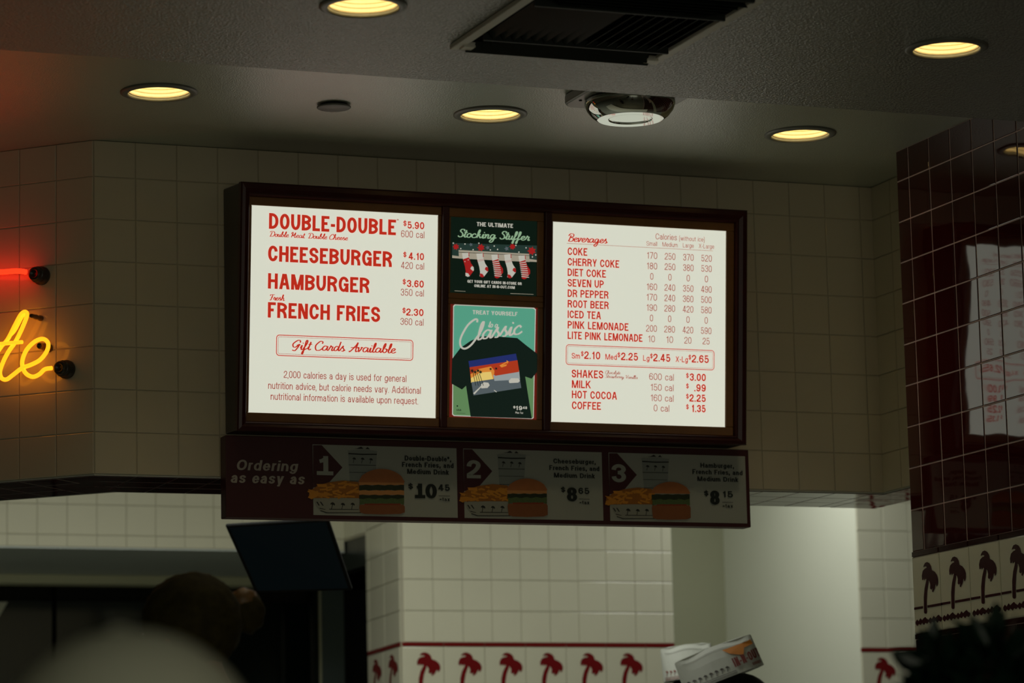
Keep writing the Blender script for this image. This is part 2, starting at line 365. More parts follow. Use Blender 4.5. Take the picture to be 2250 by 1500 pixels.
for k in range(2):
    a, b = .008+.24*k, .008+.24*(k+1)
    put_tile(wp, 'redstrip', OP, UpL, Uz, NpL, a, b-G, ZS-.013, ZS, name='trim_tile')
    t = put_tile(wp, 'band', OP, UpL, Uz, NpL, a, b-G, ZS-.2185, ZS-.0155, name='palm_tile')
    fn = (lambda a: lambda x, y: OP+UpL*(a+.24-x*.24)+Uz*(ZS-.0155-y*.155)+NpL*.0056)(a)
    pa = poly_art('palm_print', t, [CROWN, TRUNK], fn, 'palmred')
    pa.matrix_parent_inverse = t.matrix_basis.inverted()

# white tiled wall at the right end of the kitchen, and the plain passage between
YW = 11.24; XW0 = 5.835
ww = tag(box('wall_kitchen_right', (XW0, YW, 0), (8, YW+.2, H0-.001), 'groutw'), kind='structure')
for (u0, u1) in spans(XW0, XW0+.9, XW0, .111):
    for (v0, v1) in krows: put_tile(ww, 'white', Vector((0, YW, 0)), Ux, Uz, Ny, u0, u1, v0, v1, jit=.002)
for k in range(6):
    a = XW0+.1555*k
    palm_tile(ww, Vector((0, YW, 0)), Ux, Ny, a+G/2, a+.1555-G/2, ZS-.0155, ZS-.0155-.203, 'palmred')
    put_tile(ww, 'redstrip', Vector((0, YW, 0)), Ux, Uz, Ny, a-.045+G/2 if k else a, a+.1105-G/2, ZS-.013, ZS, name='trim_tile')
tag(prism_xy('wall_passage_right', [(XW0, YW+.001), (XW0+.1, YW+.2), (XW0+.1, 12.36), (5.775, 12.36)], 0, H0-.001, 'plain'), kind='structure')
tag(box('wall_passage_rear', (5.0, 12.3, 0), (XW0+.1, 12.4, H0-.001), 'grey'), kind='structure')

# left kitchen wall: tiled header over an opening
YK = 11.8; ZH = 1.227+CH
wk = tag(box('wall_kitchen_left', (1.2, YK, ZH), (3.98, YK+1.0, H0-.001), 'groutw'), kind='structure')
for (u0, u1) in spans(1.9, 3.98, 2.81, .1105):
    for (v0, v1) in spans(ZH, ZH+.6, ZH+.0435, T): put_tile(wk, 'white', Vector((0, YK, 0)), Ux, Uz, Ny, u0, u1, v0, v1, jit=.002)
tag(box('trim_header_underside', (1.2, YK, ZH-.006), (3.98, 12.8, ZH-.0005), 'soffit'), kind='structure')
tag(box('trim_header_front', (1.2, 12.78, ZH-.042), (3.99, 12.9, ZH-.008), 'alu'), kind='structure')
# side header running from the opening to the pillar
ws = tag(box('wall_kitchen_side', (3.981, 11.54, ZH+.036), (4.03, YK+.95, H0-.001), 'groutw'), kind='structure')
for (u0, u1) in spans(0, .25, 0, T):
    for (v0, v1) in spans(ZH+.036, ZH+.6, ZH+.0435, T): put_tile(ws, 'white', Vector((3.981, YK, 0)), Uy, Uz, Nx, u0, u1, v0, v1, jit=.002)
tag(box('trim_side_header', (3.984, 11.545, ZH-.075), (4.035, 12.7, ZH+.0355), 'dark'), kind='structure')
# service window behind the opening
win = tag(box('window_1', (1.2, 13.15, 0), (5.0, 13.2, ZH-.02), 'black'), kind='structure')
for (a, b, zt) in ((1.8, 3.19, 1.118), (3.2, 4.28, 1.118)):
    box('pane', (a, 13.12, .2), (b, 13.14, zt*13.12/12.8+CH), 'glass', win)
box('window_frame', (3.19, 13.10, .2), (3.2, 13.14, ZH-.02), 'bezelk', win)
d = tag(box('door_1', (4.24, 12.9, 0), (4.345, 12.95, ZH-.03), 'bluegrey'), kind='structure')
box('door_edge', (4.215, 12.9, 0), (4.237, 12.95, ZH-.03), 'dark', d); box('edge_strip', (4.236, 12.885, 0), (4.242, 12.9, ZH-.03), 'alu', d)
# light-coloured notice leaning at the far left
pt = thing('notice_sheet', (2.95, 13.0, 1.9), 'pale slanted sheet at the far left edge below the metal header', 'sheet')
c0 = at_y(-40, 1322, 13.0); c1 = at_y(17, 1322, 13.0); c2 = at_y(-3, 1356, 13.0); c3 = at_y(-60, 1420, 13.0)
vs = [c0, c1, c2, c3]; vs += [p+Vector((0, .01, 0)) for p in vs]
recalc(mesh_obj('sheet', vs, [(0,1,2,3),(7,6,5,4),(0,4,5,1),(1,5,6,2),(2,6,7,3),(3,7,4,0)], 'plain', pt))

# ------------------------------------------------------------------ drawing planes and lettering
class Plane:
    def __init__(s, O, U, Vv, N): s.O, s.U, s.V, s.N = Vector(O), Vector(U), Vector(Vv), Vector(N)
    def uv(s, x, y):
        d = V3(ray(x, y)); t = (s.O-EYE).dot(s.N)/d.dot(s.N); p = EYE+d*t-s.O; return p.dot(s.U), p.dot(s.V)
    def u_at(s, x, v):                                       # u on row v that lies under image column x
        lo, hi = -3., 4.
        for _ in range(40):
            m = (lo+hi)/2; p = s.O+s.U*m+s.V*v-EYE; a = np.array(p)
            if F*a.dot(CX)/a.dot(fwd)+1125 < x: lo = m
            else: hi = m
        return m
    def P(s, u, v, h=0): return s.O+s.U*u+s.V*v+s.N*h
XH, ASC = .73, 1/.73
R_ = 1
GL = {
'A':(.6,[[(0,0),(.42,1)],[(1,0),(.58,1)],[(.2,.3),(.8,.3)]]),
'B':(.56,[[(0,0),(0,1),(1,1,1),(1,.53,1),(0,.53)],[(0,0),(1,0,1),(1,.53,1),(0,.53)]]),
'C':(.56,[[(1,.66),(1,1,1),(0,1,1),(0,0,1),(1,0,1),(1,.34)]]),
'D':(.56,[[(0,0),(0,1),(1,1,1),(1,0,1),(0,0),(0,.2)]]),
'E':(.48,[[(1,1),(0,1),(0,0),(1,0)],[(0,.52),(.93,.52)]]),
'F':(.46,[[(1,1),(0,1),(0,0)],[(0,.5),(.9,.5)]]),
'G':(.58,[[(1,.7),(1,1,1),(0,1,1),(0,0,1),(1,0,1),(1,.47),(.52,.47)],[(1,.3),(1,0)]]),
'H':(.56,[[(0,0),(0,1)],[(1,0),(1,1)],[(0,.52),(1,.52)]]),
'I':(0,[[(.5,0),(.5,1)]]),
'K':(.58,[[(0,0),(0,1)],[(.95,1),(.08,.38)],[(.36,.6),(1,0)]]),
'L':(.45,[[(0,1),(0,0),(1,0)]]),
'M':(.72,[[(0,0),(0,1)],[(1,0),(1,1)],[(.06,1),(.47,0)],[(.94,1),(.53,0)]]),
'N':(.57,[[(0,0),(0,1)],[(1,0),(1,1)],[(.08,1),(.92,0)]]),
'O':(.58,[[(.5,1),(0,1,1),(0,0,1),(1,0,1),(1,1,1),(.5,1)]]),
'P':(.54,[[(0,0),(0,1),(1,1,1),(1,.44,1),(0,.44)]]),
'R':(.57,[[(0,0),(0,1),(1,1,1),(1,.5,1),(0,.5)],[(.3,.5),(.95,.5,1),(.97,0)]]),
'S':(.54,[[(1,.70),(1,1,1),(0,1,1),(0,.54,1),(1,.48,1),(1,0,1),(0,0,1),(0,.30)]]),
'T':(.5,[[(0,1),(1,1)],[(.5,0),(.5,1)]]),
'U':(.56,[[(0,1),(0,0,1),(1,0,1),(1,1)]]),
'V':(.56,[[(0,1),(.45,0)],[(1,1),(.55,0)]]),
'W':(.8,[[(0,1),(.25,0)],[(.5,1),(.25,0)],[(.5,1),(.75,0)],[(1,1),(.75,0)]]),
'X':(.56,[[(0,0),(1,1)],[(0,1),(1,0)]]),
'Y':(.56,[[(0,1),(.46,.4)],[(1,1),(.54,.4)],[(.5,0),(.5,.48)]]),
'0':(.46,[[(.5,1),(0,1,1),(0,0,1),(1,0,1),(1,1,1),(.5,1)]]),
'1':(.34,[[(.8,0),(.8,1)],[(.05,.77),(.5,.79,1),(.8,.97)]]),
'2':(.46,[[(0,.68),(0,1,1),(1,1,1),(1,.55,1),(0,.12),(0,0),(1,0)]]),
'3':(.46,[[(0,.72),(0,1,1),(1,1,1),(1,.54,1),(.4,.54)],[(.4,.54),(1,.54,1),(1,0,1),(0,0,1),(0,.28)]]),
'4':(.48,[[(.72,0),(.72,1)],[(.66,1),(0,.24),(1,.24)]]),
'5':(.46,[[(.95,1),(.12,1),(.05,.44),(.15,.62,1),(1,.62,1),(1,0,1),(0,0,1),(0,.27)]]),
'6':(.46,[[(1,.75),(1,1,1),(0,1,1),(0,0,1),(1,0,1),(1,.6,1),(0,.6,1),(0,.4)]]),
'7':(.45,[[(0,1),(1,1),(.3,0)]]),
'8':(.46,[[(.5,1),(.05,1,1),(.05,.53,1),(.95,.53,1),(.95,1,1),(.5,1)],[(.5,.53),(0,.53,1),(0,0,1),(1,0,1),(1,.53,1),(.5,.53)]]),
'9':(.46,[[(0,.25),(0,0,1),(1,0,1),(1,1,1),(0,1,1),(0,.4,1),(1,.4,1),(1,.6)]]),
'$':(.46,[[(1,.68),(1,.9,1),(0,.9,1),(0,.54,1),(1,.48,1),(1,.08,1),(0,.08,1),(0,.32)],[(.5,-.06),(.5,1.06)]]),
'.':(0,[[(.5,0),(.5,'d')]]),
',':(0,[[(.5,0),(.5,'d')],[(.5,0),(.3,-.14)]]),
'-':(.26,[[(0,.4),(1,.4)]]),
'+':(.4,[[(0,.4),(1,.4)],[(.5,.15),(.5,.65)]]),
"'":(0,[[(.5,.75),(.5,1)]]),
'(':(.16,[[(1,1.1),(0,1.0,1),(0,-.2,1),(1,-.25)]]),
')':(.16,[[(0,1.1),(1,1.0,1),(1,-.2,1),(0,-.25)]]),
'@':(.3,[[(.5,1),(0,1,1),(0,.6,1),(1,.6,1),(1,1,1),(.5,1)]]),
}
LC = {
'a':(.43,[[(.06,.7),(.06,1,1),(.92,1,1),(.92,0)],[(.9,.6),(0,.56,1),(0,0,1),(.9,0,1),(.92,.4)]]),
'b':(.44,[[(0,0),(0,ASC)],[(.5,1),(0,1,1),(0,0,1),(1,0,1),(1,1,1),(.5,1)]]),
'c':(.41,[[(1,.66),(1,1,1),(0,1,1),(0,0,1),(1,0,1),(1,.34)]]),
'd':(.44,[[(1,0),(1,ASC)],[(.5,1),(0,1,1),(0,0,1),(1,0,1),(1,1,1),(.5,1)]]),
'e':(.43,[[(0,.5),(1,.5),(1,1,1),(0,1,1),(0,0,1),(1,0,1),(1,.28)]]),
'f':(.26,[[(.45,0),(.45,ASC,1),(1,ASC)],[(0,1),(1,1)]]),
'g':(.44,[[(.5,1),(0,1,1),(0,0,1),(1,0,1),(1,1,1),(.5,1)],[(1,1),(1,-.34,1),(0,-.34,1),(0,-.12)]]),
'h':(.43,[[(0,0),(0,ASC)],[(0,.6),(0,1,1),(1,1,1),(1,0)]]),
'i':(0,[[(.5,0),(.5,1)],[(.5,1.2),(.5,ASC)]]),
'k':(.42,[[(0,0),(0,ASC)],[(.95,1),(.08,.4)],[(.36,.6),(1,0)]]),
'l':(0,[[(.5,0),(.5,ASC)]]),
'm':(.68,[[(0,0),(0,1)],[(0,.6),(0,1,1),(.5,1,1),(.5,0)],[(.5,.6),(.5,1,1),(1,1,1),(1,0)]]),
'n':(.43,[[(0,0),(0,1)],[(0,.6),(0,1,1),(1,1,1),(1,0)]]),
'o':(.43,[[(.5,1),(0,1,1),(0,0,1),(1,0,1),(1,1,1),(.5,1)]]),
'p':(.44,[[(0,-.34),(0,1)],[(.5,1),(0,1,1),(0,0,1),(1,0,1),(1,1,1),(.5,1)]]),
'q':(.44,[[(1,-.34),(1,1)],[(.5,1),(0,1,1),(0,0,1),(1,0,1),(1,1,1),(.5,1)]]),
'r':(.24,[[(0,0),(0,1)],[(0,.6),(0,1,1),(1,1)]]),
's':(.4,[[(1,.72),(1,1,1),(0,1,1),(0,.54,1),(1,.48,1),(1,0,1),(0,0,1),(0,.28)]]),
't':(.26,[[(.45,1.3),(.45,0,1),(1,0)],[(0,1),(1,1)]]),
'u':(.43,[[(0,1),(0,0,1),(1,0,1),(1,.3)],[(1,0),(1,1)]]),
'v':(.44,[[(0,1),(.44,0)],[(1,1),(.56,0)]]),
'w':(.66,[[(0,1),(.26,0)],[(.5,1),(.26,0)],[(.5,1),(.74,0)],[(1,1),(.74,0)]]),
'x':(.42,[[(0,0),(1,1)],[(0,1),(1,0)]]),
'y':(.44,[[(0,1),(.5,0)],[(1,1),(.42,-.34),(.1,-.34)]]),
}
def sans(text, width, h, wt, shear=0, gap=.085, slab=False):
    """condensed sans strokes: list of quads in a box width x h; wt = stem as a share of h"""
    t = wt/2
    items = []; nat = 0
    for c in text:
        if c == ' ': items.append((c, None, .24, False)); nat += .24; continue
        low = c in LC; wd, st = LC[c] if low else GL[c]
        items.append((c, st, wd, low)); nat += wd
    n = len(items); ng = sum(1 for i in range(n-1))
    narrow = sum(1 for it in items if it[1] and it[2] == 0)
    avail = width/h-narrow*wt
    sc = avail/(nat+gap*ng); g = gap*sc
    quads = []; out = []; x0 = 0
    for (c, st, wd, low) in items:
        hf = min(1, (.145 if low else .185)/wt); ty = t*hf
        W = wd*sc if wd else wt
        if st:
            for s in st:
                if s[-1][1] == 'd':
                    y1 = wt*1.05; quads.append(((0, 0), (W, 0), (W, y1), (0, y1))); continue
                pts = []; m = len(s)
                for i, p in enumerate(s):
                    x = t+p[0]*(W-2*t) if wd else W*p[0]; y = p[1]
                    if low:
                        if y > 1.001: yy = XH+(y-1)/(ASC-1)*(1-XH)
                        elif y < 0: yy = y*XH
                        else: yy = ty+y*(XH-2*ty)
                        if 1.001 < y < 1.25: yy = XH+.12
                    else: yy = ty+y*(1-2*ty) if 0 <= y <= 1 else y
                    if low and y > 1.25 and len(p) > 2: yy -= ty
                    if low and abs(y-ASC) < .01 and i == m-1 and m > 2: yy -= ty
                    if y < 0 and (len(p) > 2 or (0 < i)) and low: yy += ty
                    end = i in (0, m-1)
                    if end:
                        o = s[1] if i == 0 else s[-2]
                        oy = o[1]; dx = abs(o[0]-p[0])*(W if wd else 0); dy = abs(oy-y)*(XH if low else 1)
                        if dy > dx*.55 and dy > 0:                      # vertical or diagonal end: run to the line
                            if y == 0: yy = 0
                            if y == 1: yy = XH if low else 1
                        elif dx > 0 and wd:
                            if p[0] == 0: x = 0
                            if p[0] == 1: x = W
                    pts.append([x, yy, p[2] if len(p) > 2 else 0])
                # rounding
                path = []
                R = min(.5*W, .34)
                for i, (x, y, r) in enumerate(pts):
                    if not r or i in (0, m-1): path.append((x, y)); continue
                    a = np.array(pts[i-1][:2]); b = np.array(pts[i+1][:2]); p0 = np.array((x, y))
                    la, lb = np.linalg.norm(a-p0), np.linalg.norm(b-p0)
                    ra = min(R if abs(a[0]-x) > abs(a[1]-y) else R*1.15, la*(.5 if pts[i-1][2] else 1)); rb = min(R if abs(b[0]-x) > abs(b[1]-y) else R*1.15, lb*(.5 if pts[i+1][2] else 1))
                    A = p0+(a-p0)/max(la, 1e-6)*ra; B = p0+(b-p0)/max(lb, 1e-6)*rb
                    k = .45
                    for j in range(6):
                        u = j/5; c1 = A+(p0-A)*(1-k)*1.0; c2 = B+(p0-B)*(1-k)*1.0
                        path.append(tuple((1-u)**3*A+3*(1-u)**2*u*c1+3*(1-u)*u*u*c2+u**3*B))
                cl = []
                for p in path:
                    if not cl or math.hypot(p[0]-cl[-1][0], p[1]-cl[-1][1]) > 1e-4: cl.append(p)
                path = cl
                thin = t*(.8 if c == '$' and len(s) == 2 else 1)
                L = []; Rr = []
                closed = len(path) > 4 and math.hypot(path[0][0]-path[-1][0], path[0][1]-path[-1][1]) < 1e-3
                for i, p in enumerate(path):
                    pr = path[i-1] if i else (path[-2] if closed else None)
                    nx = path[i+1] if i < len(path)-1 else (path[1] if closed else None)
                    def nrm(a, b):
                        dx, dy = b[0]-a[0], b[1]-a[1]; l = math.hypot(dx, dy) or 1; return (-dy/l, dx/l)
                    if pr is None or nx is None:
                        a, b = (p, nx) if pr is None else (pr, p); nn = nrm(a, b)
                        sy = abs(nn[0])                           # |dy| of the direction
                        if .4 < sy < .999 and (p[1] in (0, 1, XH)): o = (math.copysign(thin/sy, nn[0]), 0)
                        else: o = (nn[0]*thin, nn[1]*thin)
                    else:
                        n1, n2 = nrm(pr, p), nrm(p, nx); mx, my = n1[0]+n2[0], n1[1]+n2[1]; ml = mx*mx+my*my
                        k = min(2/max(ml, .25), 2.5); o = (mx*k*thin, my*k*thin)
                    o = (o[0], o[1]*hf); L.append((p[0]+o[0], p[1]+o[1])); Rr.append((p[0]-o[0], p[1]-o[1]))
                for i in range(len(path)-1): quads.append((L[i], L[i+1], Rr[i+1], Rr[i]))
            if slab and c in '1':
                quads.append(((0, 0), (W*1.25, 0), (W*1.25, wt*.75), (0, wt*.75)))
        out += [tuple((x0+a, b) for a, b in Q) for Q in quads]; quads = []
        x0 += W+g
    return [tuple(((a+shear*b)*h, b*h) for a, b in Q) for Q in out]
SC = {
'a':(1.0,[[(.75,.85),(.4,1),(.1,.6),(.15,.1),(.45,.05),(.7,.5),(.8,.95),(.75,.3),(.85,.02),(1.05,.2)]]),
'b':(.9,[[(0,.2),(.4,1.4),(.4,2.05),(.2,1.6),(.15,.4),(.4,0),(.7,.35),(.6,.85),(.4,.8)],[(.62,.8),(.95,.6)]]),
'c':(.8,[[(.7,.75),(.45,1),(.1,.6),(.15,.1),(.5,0),(.85,.25)]]),
'd':(1.0,[[(.7,.85),(.4,1),(.1,.55),(.2,.05),(.5,.15),(.75,.9),(.92,2.05),(.75,.6),(.8,.05),(1.05,.2)]]),
'e':(.75,[[(.05,.35),(.45,.55),(.6,.85),(.4,1),(.12,.7),(.12,.2),(.4,0),(.8,.25)]]),
'f':(.6,[[(0,.2),(.4,1.3),(.45,2),(.25,1.9),(.15,.5),(.05,-.8),(-.1,-.9),(0,-.3),(.3,.1),(.65,.3)]]),
'g':(1.0,[[(.75,.85),(.4,1),(.1,.6),(.2,.05),(.5,.15),(.75,.9),(.65,-.3),(.35,-.95),(.05,-.75),(.35,-.2),(1.05,.25)]]),
'h':(.95,[[(0,.2),(.4,1.4),(.42,2.05),(.25,1.7),(.1,0)],[(.12,.4),(.45,.95),(.65,.8),(.6,.1),(.75,0),(1,.2)]]),
'i':(.45,[[(0,.3),(.2,.95),(.15,.1),(.3,0),(.5,.2)],[(.26,1.35),(.32,1.5)]]),
'k':(.9,[[(0,.2),(.4,1.4),(.42,2.05),(.25,1.7),(.1,0)],[(.14,.4),(.6,.95),(.25,.5),(.5,.45),(.6,.05),(.95,.2)]]),
'l':(.45,[[(0,.2),(.35,1.3),(.38,2.05),(.2,1.7),(.12,.2),(.3,0),(.5,.2)]]),
'n':(.85,[[(0,.7),(.12,.95),(.1,0)],[(.12,.4),(.4,.95),(.58,.8),(.52,.1),(.68,0),(.9,.2)]]),
'o':(.8,[[(.45,1),(.12,.7),(.15,.1),(.45,0),(.7,.4),(.6,.9),(.42,.98)],[(.6,.85),(.85,.75)]]),
'r':(.7,[[(0,.2),(.2,.85),(.25,1.1),(.35,.85),(.55,.85),(.45,.2),(.55,0),(.75,.2)]]),
's':(.72,[[(-.05,.15),(.36,1.12),(.36,.75),(.56,.35),(.46,.0),(.2,.02)],[(.52,.08),(.78,.25)]]),
't':(.5,[[(0,.2),(.3,1.1),(.35,1.75),(.18,.3),(.3,0),(.55,.2)],[(.05,1.2),(.6,1.25)]]),
'u':(.85,[[(0,.6),(.15,.95),(.08,.2),(.25,0),(.5,.3),(.62,.95),(.58,.15),(.7,0),(.92,.2)]]),
'v':(.75,[[(0,.7),(.15,.95),(.2,0),(.55,.7),(.5,1),(.8,.9)]]),
'w':(1.1,[[(0,.7),(.12,.95),(.12,.1),(.3,0),(.5,.9),(.48,.15),(.65,0),(.9,.7),(.85,1),(1.15,.85)]]),
'y':(.85,[[(0,.6),(.15,.95),(.08,.2),(.25,0),(.5,.3),(.62,.95),(.5,-.4),(.2,-.95),(0,-.7),(.35,-.1),(.9,.25)]]),
'D':(1.3,[[(.5,1.7),(.35,.8),(.2,.1),(0,.1),(.3,0),(.9,.1),(1.25,.9),(1,1.8),(.3,1.95),(-.1,1.6)]]),
'M':(1.35,[[(0,1.3),(.15,1.9),(.4,1.8),(.1,0)],[(.38,1.8),(.55,.5),(1.1,1.95),(.95,.3),(1.05,0),(1.35,.2)]]),
'C':(1.05,[[(.95,1.45),(1,1.85),(.6,1.95),(.05,1),(.2,.05),(.7,0),(1.1,.4)]]),
'F':(.95,[[(0,1.5),(.1,1.9),(1.2,1.95)],[(.65,1.9),(.45,.7),(.3,0),(0,.1)],[(.25,1),(.8,1.05)]]),
'G':(1.2,[[(1.05,1.5),(1.0,1.95),(.6,1.95),(.05,1.2),(.15,.55),(.5,.5),(.85,1.0),(.98,1.1),(.8,.4),(.45,-.3),(.05,-.15)],[(.6,.95),(1.15,1.0)]]),
'A':(1.25,[[(0,.1),(.2,0),(.9,1.3),(1.15,2),(1,.6),(1.05,0),(1.3,.15)],[(.2,.85),(1.3,.95)]]),
'B':(1.1,[[(.45,1.6),(.3,.7),(.15,0)],[(0,1.4),(.3,1.95),(.9,1.9),(.9,1.3),(.45,1.05),(.95,.85),(.9,.2),(.5,-.02),(.1,.1)]]),
'S':(.9,[[(.9,1.5),(.9,1.9),(.5,1.95),(.3,1.5),(.7,.9),(.7,.2),(.3,0),(0,.3)]]),
'V':(1.1,[[(0,1.5),(.2,1.95),(.35,1.6),(.4,0),(1.1,1.8),(1.3,1.9)]]),
'.':(.4,[[(0,.0),(.06,.12)]]),
}
def script(text, width, h, wt, shear=.3, nib=.45):
    adv = sum(.6 if c == ' ' else SC[c][0] for c in text)+.3
    sx = width/adv; sy = h/2; t = wt*h/2; x = 0; out = []
    for c in text:
        if c == ' ': x += .6; continue
        wd, st = SC[c]
        for s in st:
            P = [((x+a)*sx+shear*b*sy*.6, b*sy) for a, b in crom(s, 5)]
            L = []; R = []
            for i, p in enumerate(P):
                a = P[max(i-1, 0)]; b = P[min(i+1, len(P)-1)]; dx, dy = b[0]-a[0], b[1]-a[1]; l = math.hypot(dx, dy) or 1
                k = t*((1-nib)+nib*abs(dy)/l*1.2); n = (-dy/l*k, dx/l*k); L.append((p[0]+n[0], p[1]+n[1])); R.append((p[0]-n[0], p[1]-n[1]))
            out += [(L[i], L[i+1], R[i+1], R[i]) for i in range(len(P)-1)]
        x += wd
    return out
def quads_obj(name, quads, fn, m, parent):
    v = []; f = []
    for i, Q in enumerate(quads):
        n = len(v); up = Vector((0, -1, 0))*(6e-6*(i % 60)); v += [fn(a, b)+up for a, b in Q]; f.append(tuple(range(n, n+len(Q))))
    return mesh_obj(name, v, f, m, parent)
def text_on(pl, parent, text, x0, yb, x1, h, m, wt=.15, kind='sans', lift=.0012, name='lettering', shear=0, gap=.085, slab=False, rise=0):
    """text from image column x0 to x1, baseline starting at row yb, capital height h pixels"""
    u0, v0 = pl.uv(x0, yb); u1 = pl.u_at(x1, v0); hh = pl.uv(x0, yb-h)[1]-v0
    Q = sans(text, u1-u0, hh, wt, shear, gap, slab) if kind == 'sans' else script(text, u1-u0, hh, wt)
    def fn(a, b): return pl.P(u0+a, v0+b+rise*a, lift)
    return quads_obj(name, Q, fn, m, parent)
def strip_line(pl, parent, pts, wd, m, lift=.0012, name='rule_line', closed=False):
    """thin line through plane points (u, v)"""
    n = len(pts); Q = []
    for i in range(n if closed else n-1):
        a, b = pts[i], pts[(i+1) % n]; dx, dy = b[0]-a[0], b[1]-a[1]; l = math.hypot(dx, dy) or 1; nx, ny = -dy/l*wd/2, dx/l*wd/2; ex, ey = dx/l*wd*.3, dy/l*wd*.3
        Q.append(((a[0]-ex+nx, a[1]-ey+ny), (b[0]+ex+nx, b[1]+ey+ny), (b[0]+ex-nx, b[1]+ey-ny), (a[0]-ex-nx, a[1]-ey-ny)))
    return quads_obj(name, Q, lambda a, b: pl.P(a, b, lift), m, parent)
def rrect(u0, v0, u1, v1, r, n=6):
    out = []
    for (cx, cy, a0) in ((u1-r, v1-r, 0), (u0+r, v1-r, 90), (u0+r, v0+r, 180), (u1-r, v0+r, 270)):
        for k in range(n+1):
            a = math.radians(a0+90*k/n); out.append((cx+r*math.cos(a), cy+r*math.sin(a)))
    return out

# ------------------------------------------------------------------ menu board
BX0, BX1 = 2.459, 3.900
F0 = Vector((0, 8.137, 1.152+CH)); F1 = Vector((0, 8.080, 1.791+CH))
BV = (F1-F0).normalized(); BH = (F1-F0).length; BN = Vector((0, -BV.z, BV.y))
BP = Plane(Vector((BX0, F0.y, F0.z)), (1,0,0), BV, BN)          # front plane of the frame
BW = BX1-BX0
mb = thing('menu_board', (3.18, 8.2, 1.15+CH), 'large backlit menu board with dark cherry frame hung on the cream tiled bulkhead', 'menu board')
prof = [(F0+BN*-.0205), (F1+BN*-.0205), Vector((0, 8.247, F1.z+.014)), Vector((0, 8.247, F0.z+.004))]
cs = prism_x('casing', [(p.y, p.z) for p in prof], BX0+.002, BX1-.002, 'case', mb); addbevel(cs, .004)
def bar(name, u0, v0, u1, v1, h0, h1, m, parent, bev=.003, pl=None):
    pl = pl or BP
    v = [pl.P(u, vv, h) for h in (h0, h1) for (u, vv) in ((u0, v0), (u1, v0), (u1, v1), (u0, v1))]
    o = mesh_obj(name, v, [(0,3,2,1),(4,5,6,7),(0,1,5,4),(1,2,6,5),(2,3,7,6),(3,0,4,7)], m, parent)
    if bev: addbevel(o, bev)
    return o
def mitre(name, A, B, ia, ib, m, parent, prof):                 # mitred moulding between outer A-B and inner ia-ib
    n = len(prof); v = []
    for (o, i) in ((A, ia), (B, ib)):
        for (s, h) in prof: v.append(BP.P(o[0]+(i[0]-o[0])*s, o[1]+(i[1]-o[1])*s, h))
    f = [(k, k+1, n+k+1, n+k) for k in range(n-1)]+[(n-1, 0, n, 2*n-1), tuple(range(n))[::-1], tuple(range(n, 2*n))]
    return recalc(mesh_obj(name, v, f, m, parent))
uL = BP.uv(546, 600)[0]; vT = BP.uv(1000, 455)[1]; vB = BP.uv(1000, 939)[1]; uR = BP.uv(1615, 700)[0]
oc = [(0, 0), (BW, 0), (BW, BH), (0, BH)]; ic = [(uL, vB), (uR, vB), (uR, vT), (uL, vT)]
mp = [(0, -.02), (0, .000), (.12, .006), (.45, .0075), (.75, .004), (.86, .006), (.95, .004), (1, -.006), (1, -.02)]
for k in range(4): mitre('frame_moulding', oc[k], oc[(k+1) % 4], ic[k], ic[(k+1) % 4], 'frame', mb, mp)
mul = []
for xa, xb in ((970, 985), (1196, 1211)):
    a = BP.uv(xa, 700)[0]; b = BP.uv(xb, 700)[0]; mul.append((a, b)); bar('mullion', a, vB-.002, b, vT+.002, -.02, .003, 'frame', mb, .003)
def rect_px(pl, l, t, r, b, ymid=None):
    """opening from four image edges: left x, top y (at left), right x, bottom y (at left)"""
    u0, v1 = pl.uv(l, t); v0 = pl.uv(l, b)[1]; return u0, v0, pl.u_at(r, (v0+v1)/2), v1
LP = rect_px(BP, 555.5, 449.5, 962.5, 905.5); RP = rect_px(BP, 1218, 486, 1597.5, 926)
P1 = rect_px(BP, 993.5, 475, 1182.5, 642); P2 = rect_px(BP, 992.5, 667, 1183, 915.5)
def bezel(u0, v0, u1, v1, hole, nm):
    a, b, c, d = hole
    bar(nm, u0, v0, u1, b, -.02, -.007, 'bezel', mb, .002); bar(nm, u0, d, u1, v1, -.02, -.007, 'bezel', mb, .002)
    bar(nm, u0, b, a, d, -.02, -.007, 'bezel', mb, .002); bar(nm, c, b, u1, d, -.02, -.007, 'bezel', mb, .002)
bezel(uL, vB, mul[0][0], vT, LP, 'bezel'); bezel(mul[1][1], vB, uR, vT, RP, 'bezel')
mid = (P1[1]+P2[3])/2
bezel(mul[0][1], mid, mul[1][0], vT, P1, 'bezel'); bezel(mul[0][1], vB, mul[1][0], mid, P2, 'bezel')
HP = -.011
def sheet(name, r, m, lab=None):
    o = bar(name, r[0]-.001, r[1]-.001, r[2]+.001, r[3]+.001, HP-.006, HP, m, mb, 0)
    if lab: o['label'] = lab
    return o
lp = sheet('lit_panel', LP, 'panel', 'glowing white panel with red burger prices'); rp = sheet('lit_panel', RP, 'panel', 'glowing white panel with red beverage list')
PP = Plane(BP.P(0, 0, HP), BP.U, BP.V, BP.N)
def t1(s, x0, yb, x1, h, wt=.205, m='red', **k): return text_on(PP, lp, s, x0, yb, x1, h, m, wt, **k)
def thin(P, s, x0, yb, x1, h, wt=.095, m='red2', **k): return text_on(PP, P, s, x0, yb, x1, h, m, wt, **k)
def scr(P, s, x0, yb, x1, h, wt=.1, m='red2', **k): return text_on(PP, P, s, x0, yb, x1, h, m, wt, kind='script', **k)
t1('DOUBLE-DOUBLE', 590.5, 502.4, 869.5, 34.6); thin(lp, '@', 871.5, 488, 875.5, 7, .14)
t1('CHEESEBURGER', 588.5, 573.6, 861, 34.6); t1('HAMBURGER', 588.3, 633.8, 811.2, 34); t1('FRENCH FRIES', 588, 697.4, 834.7, 34)
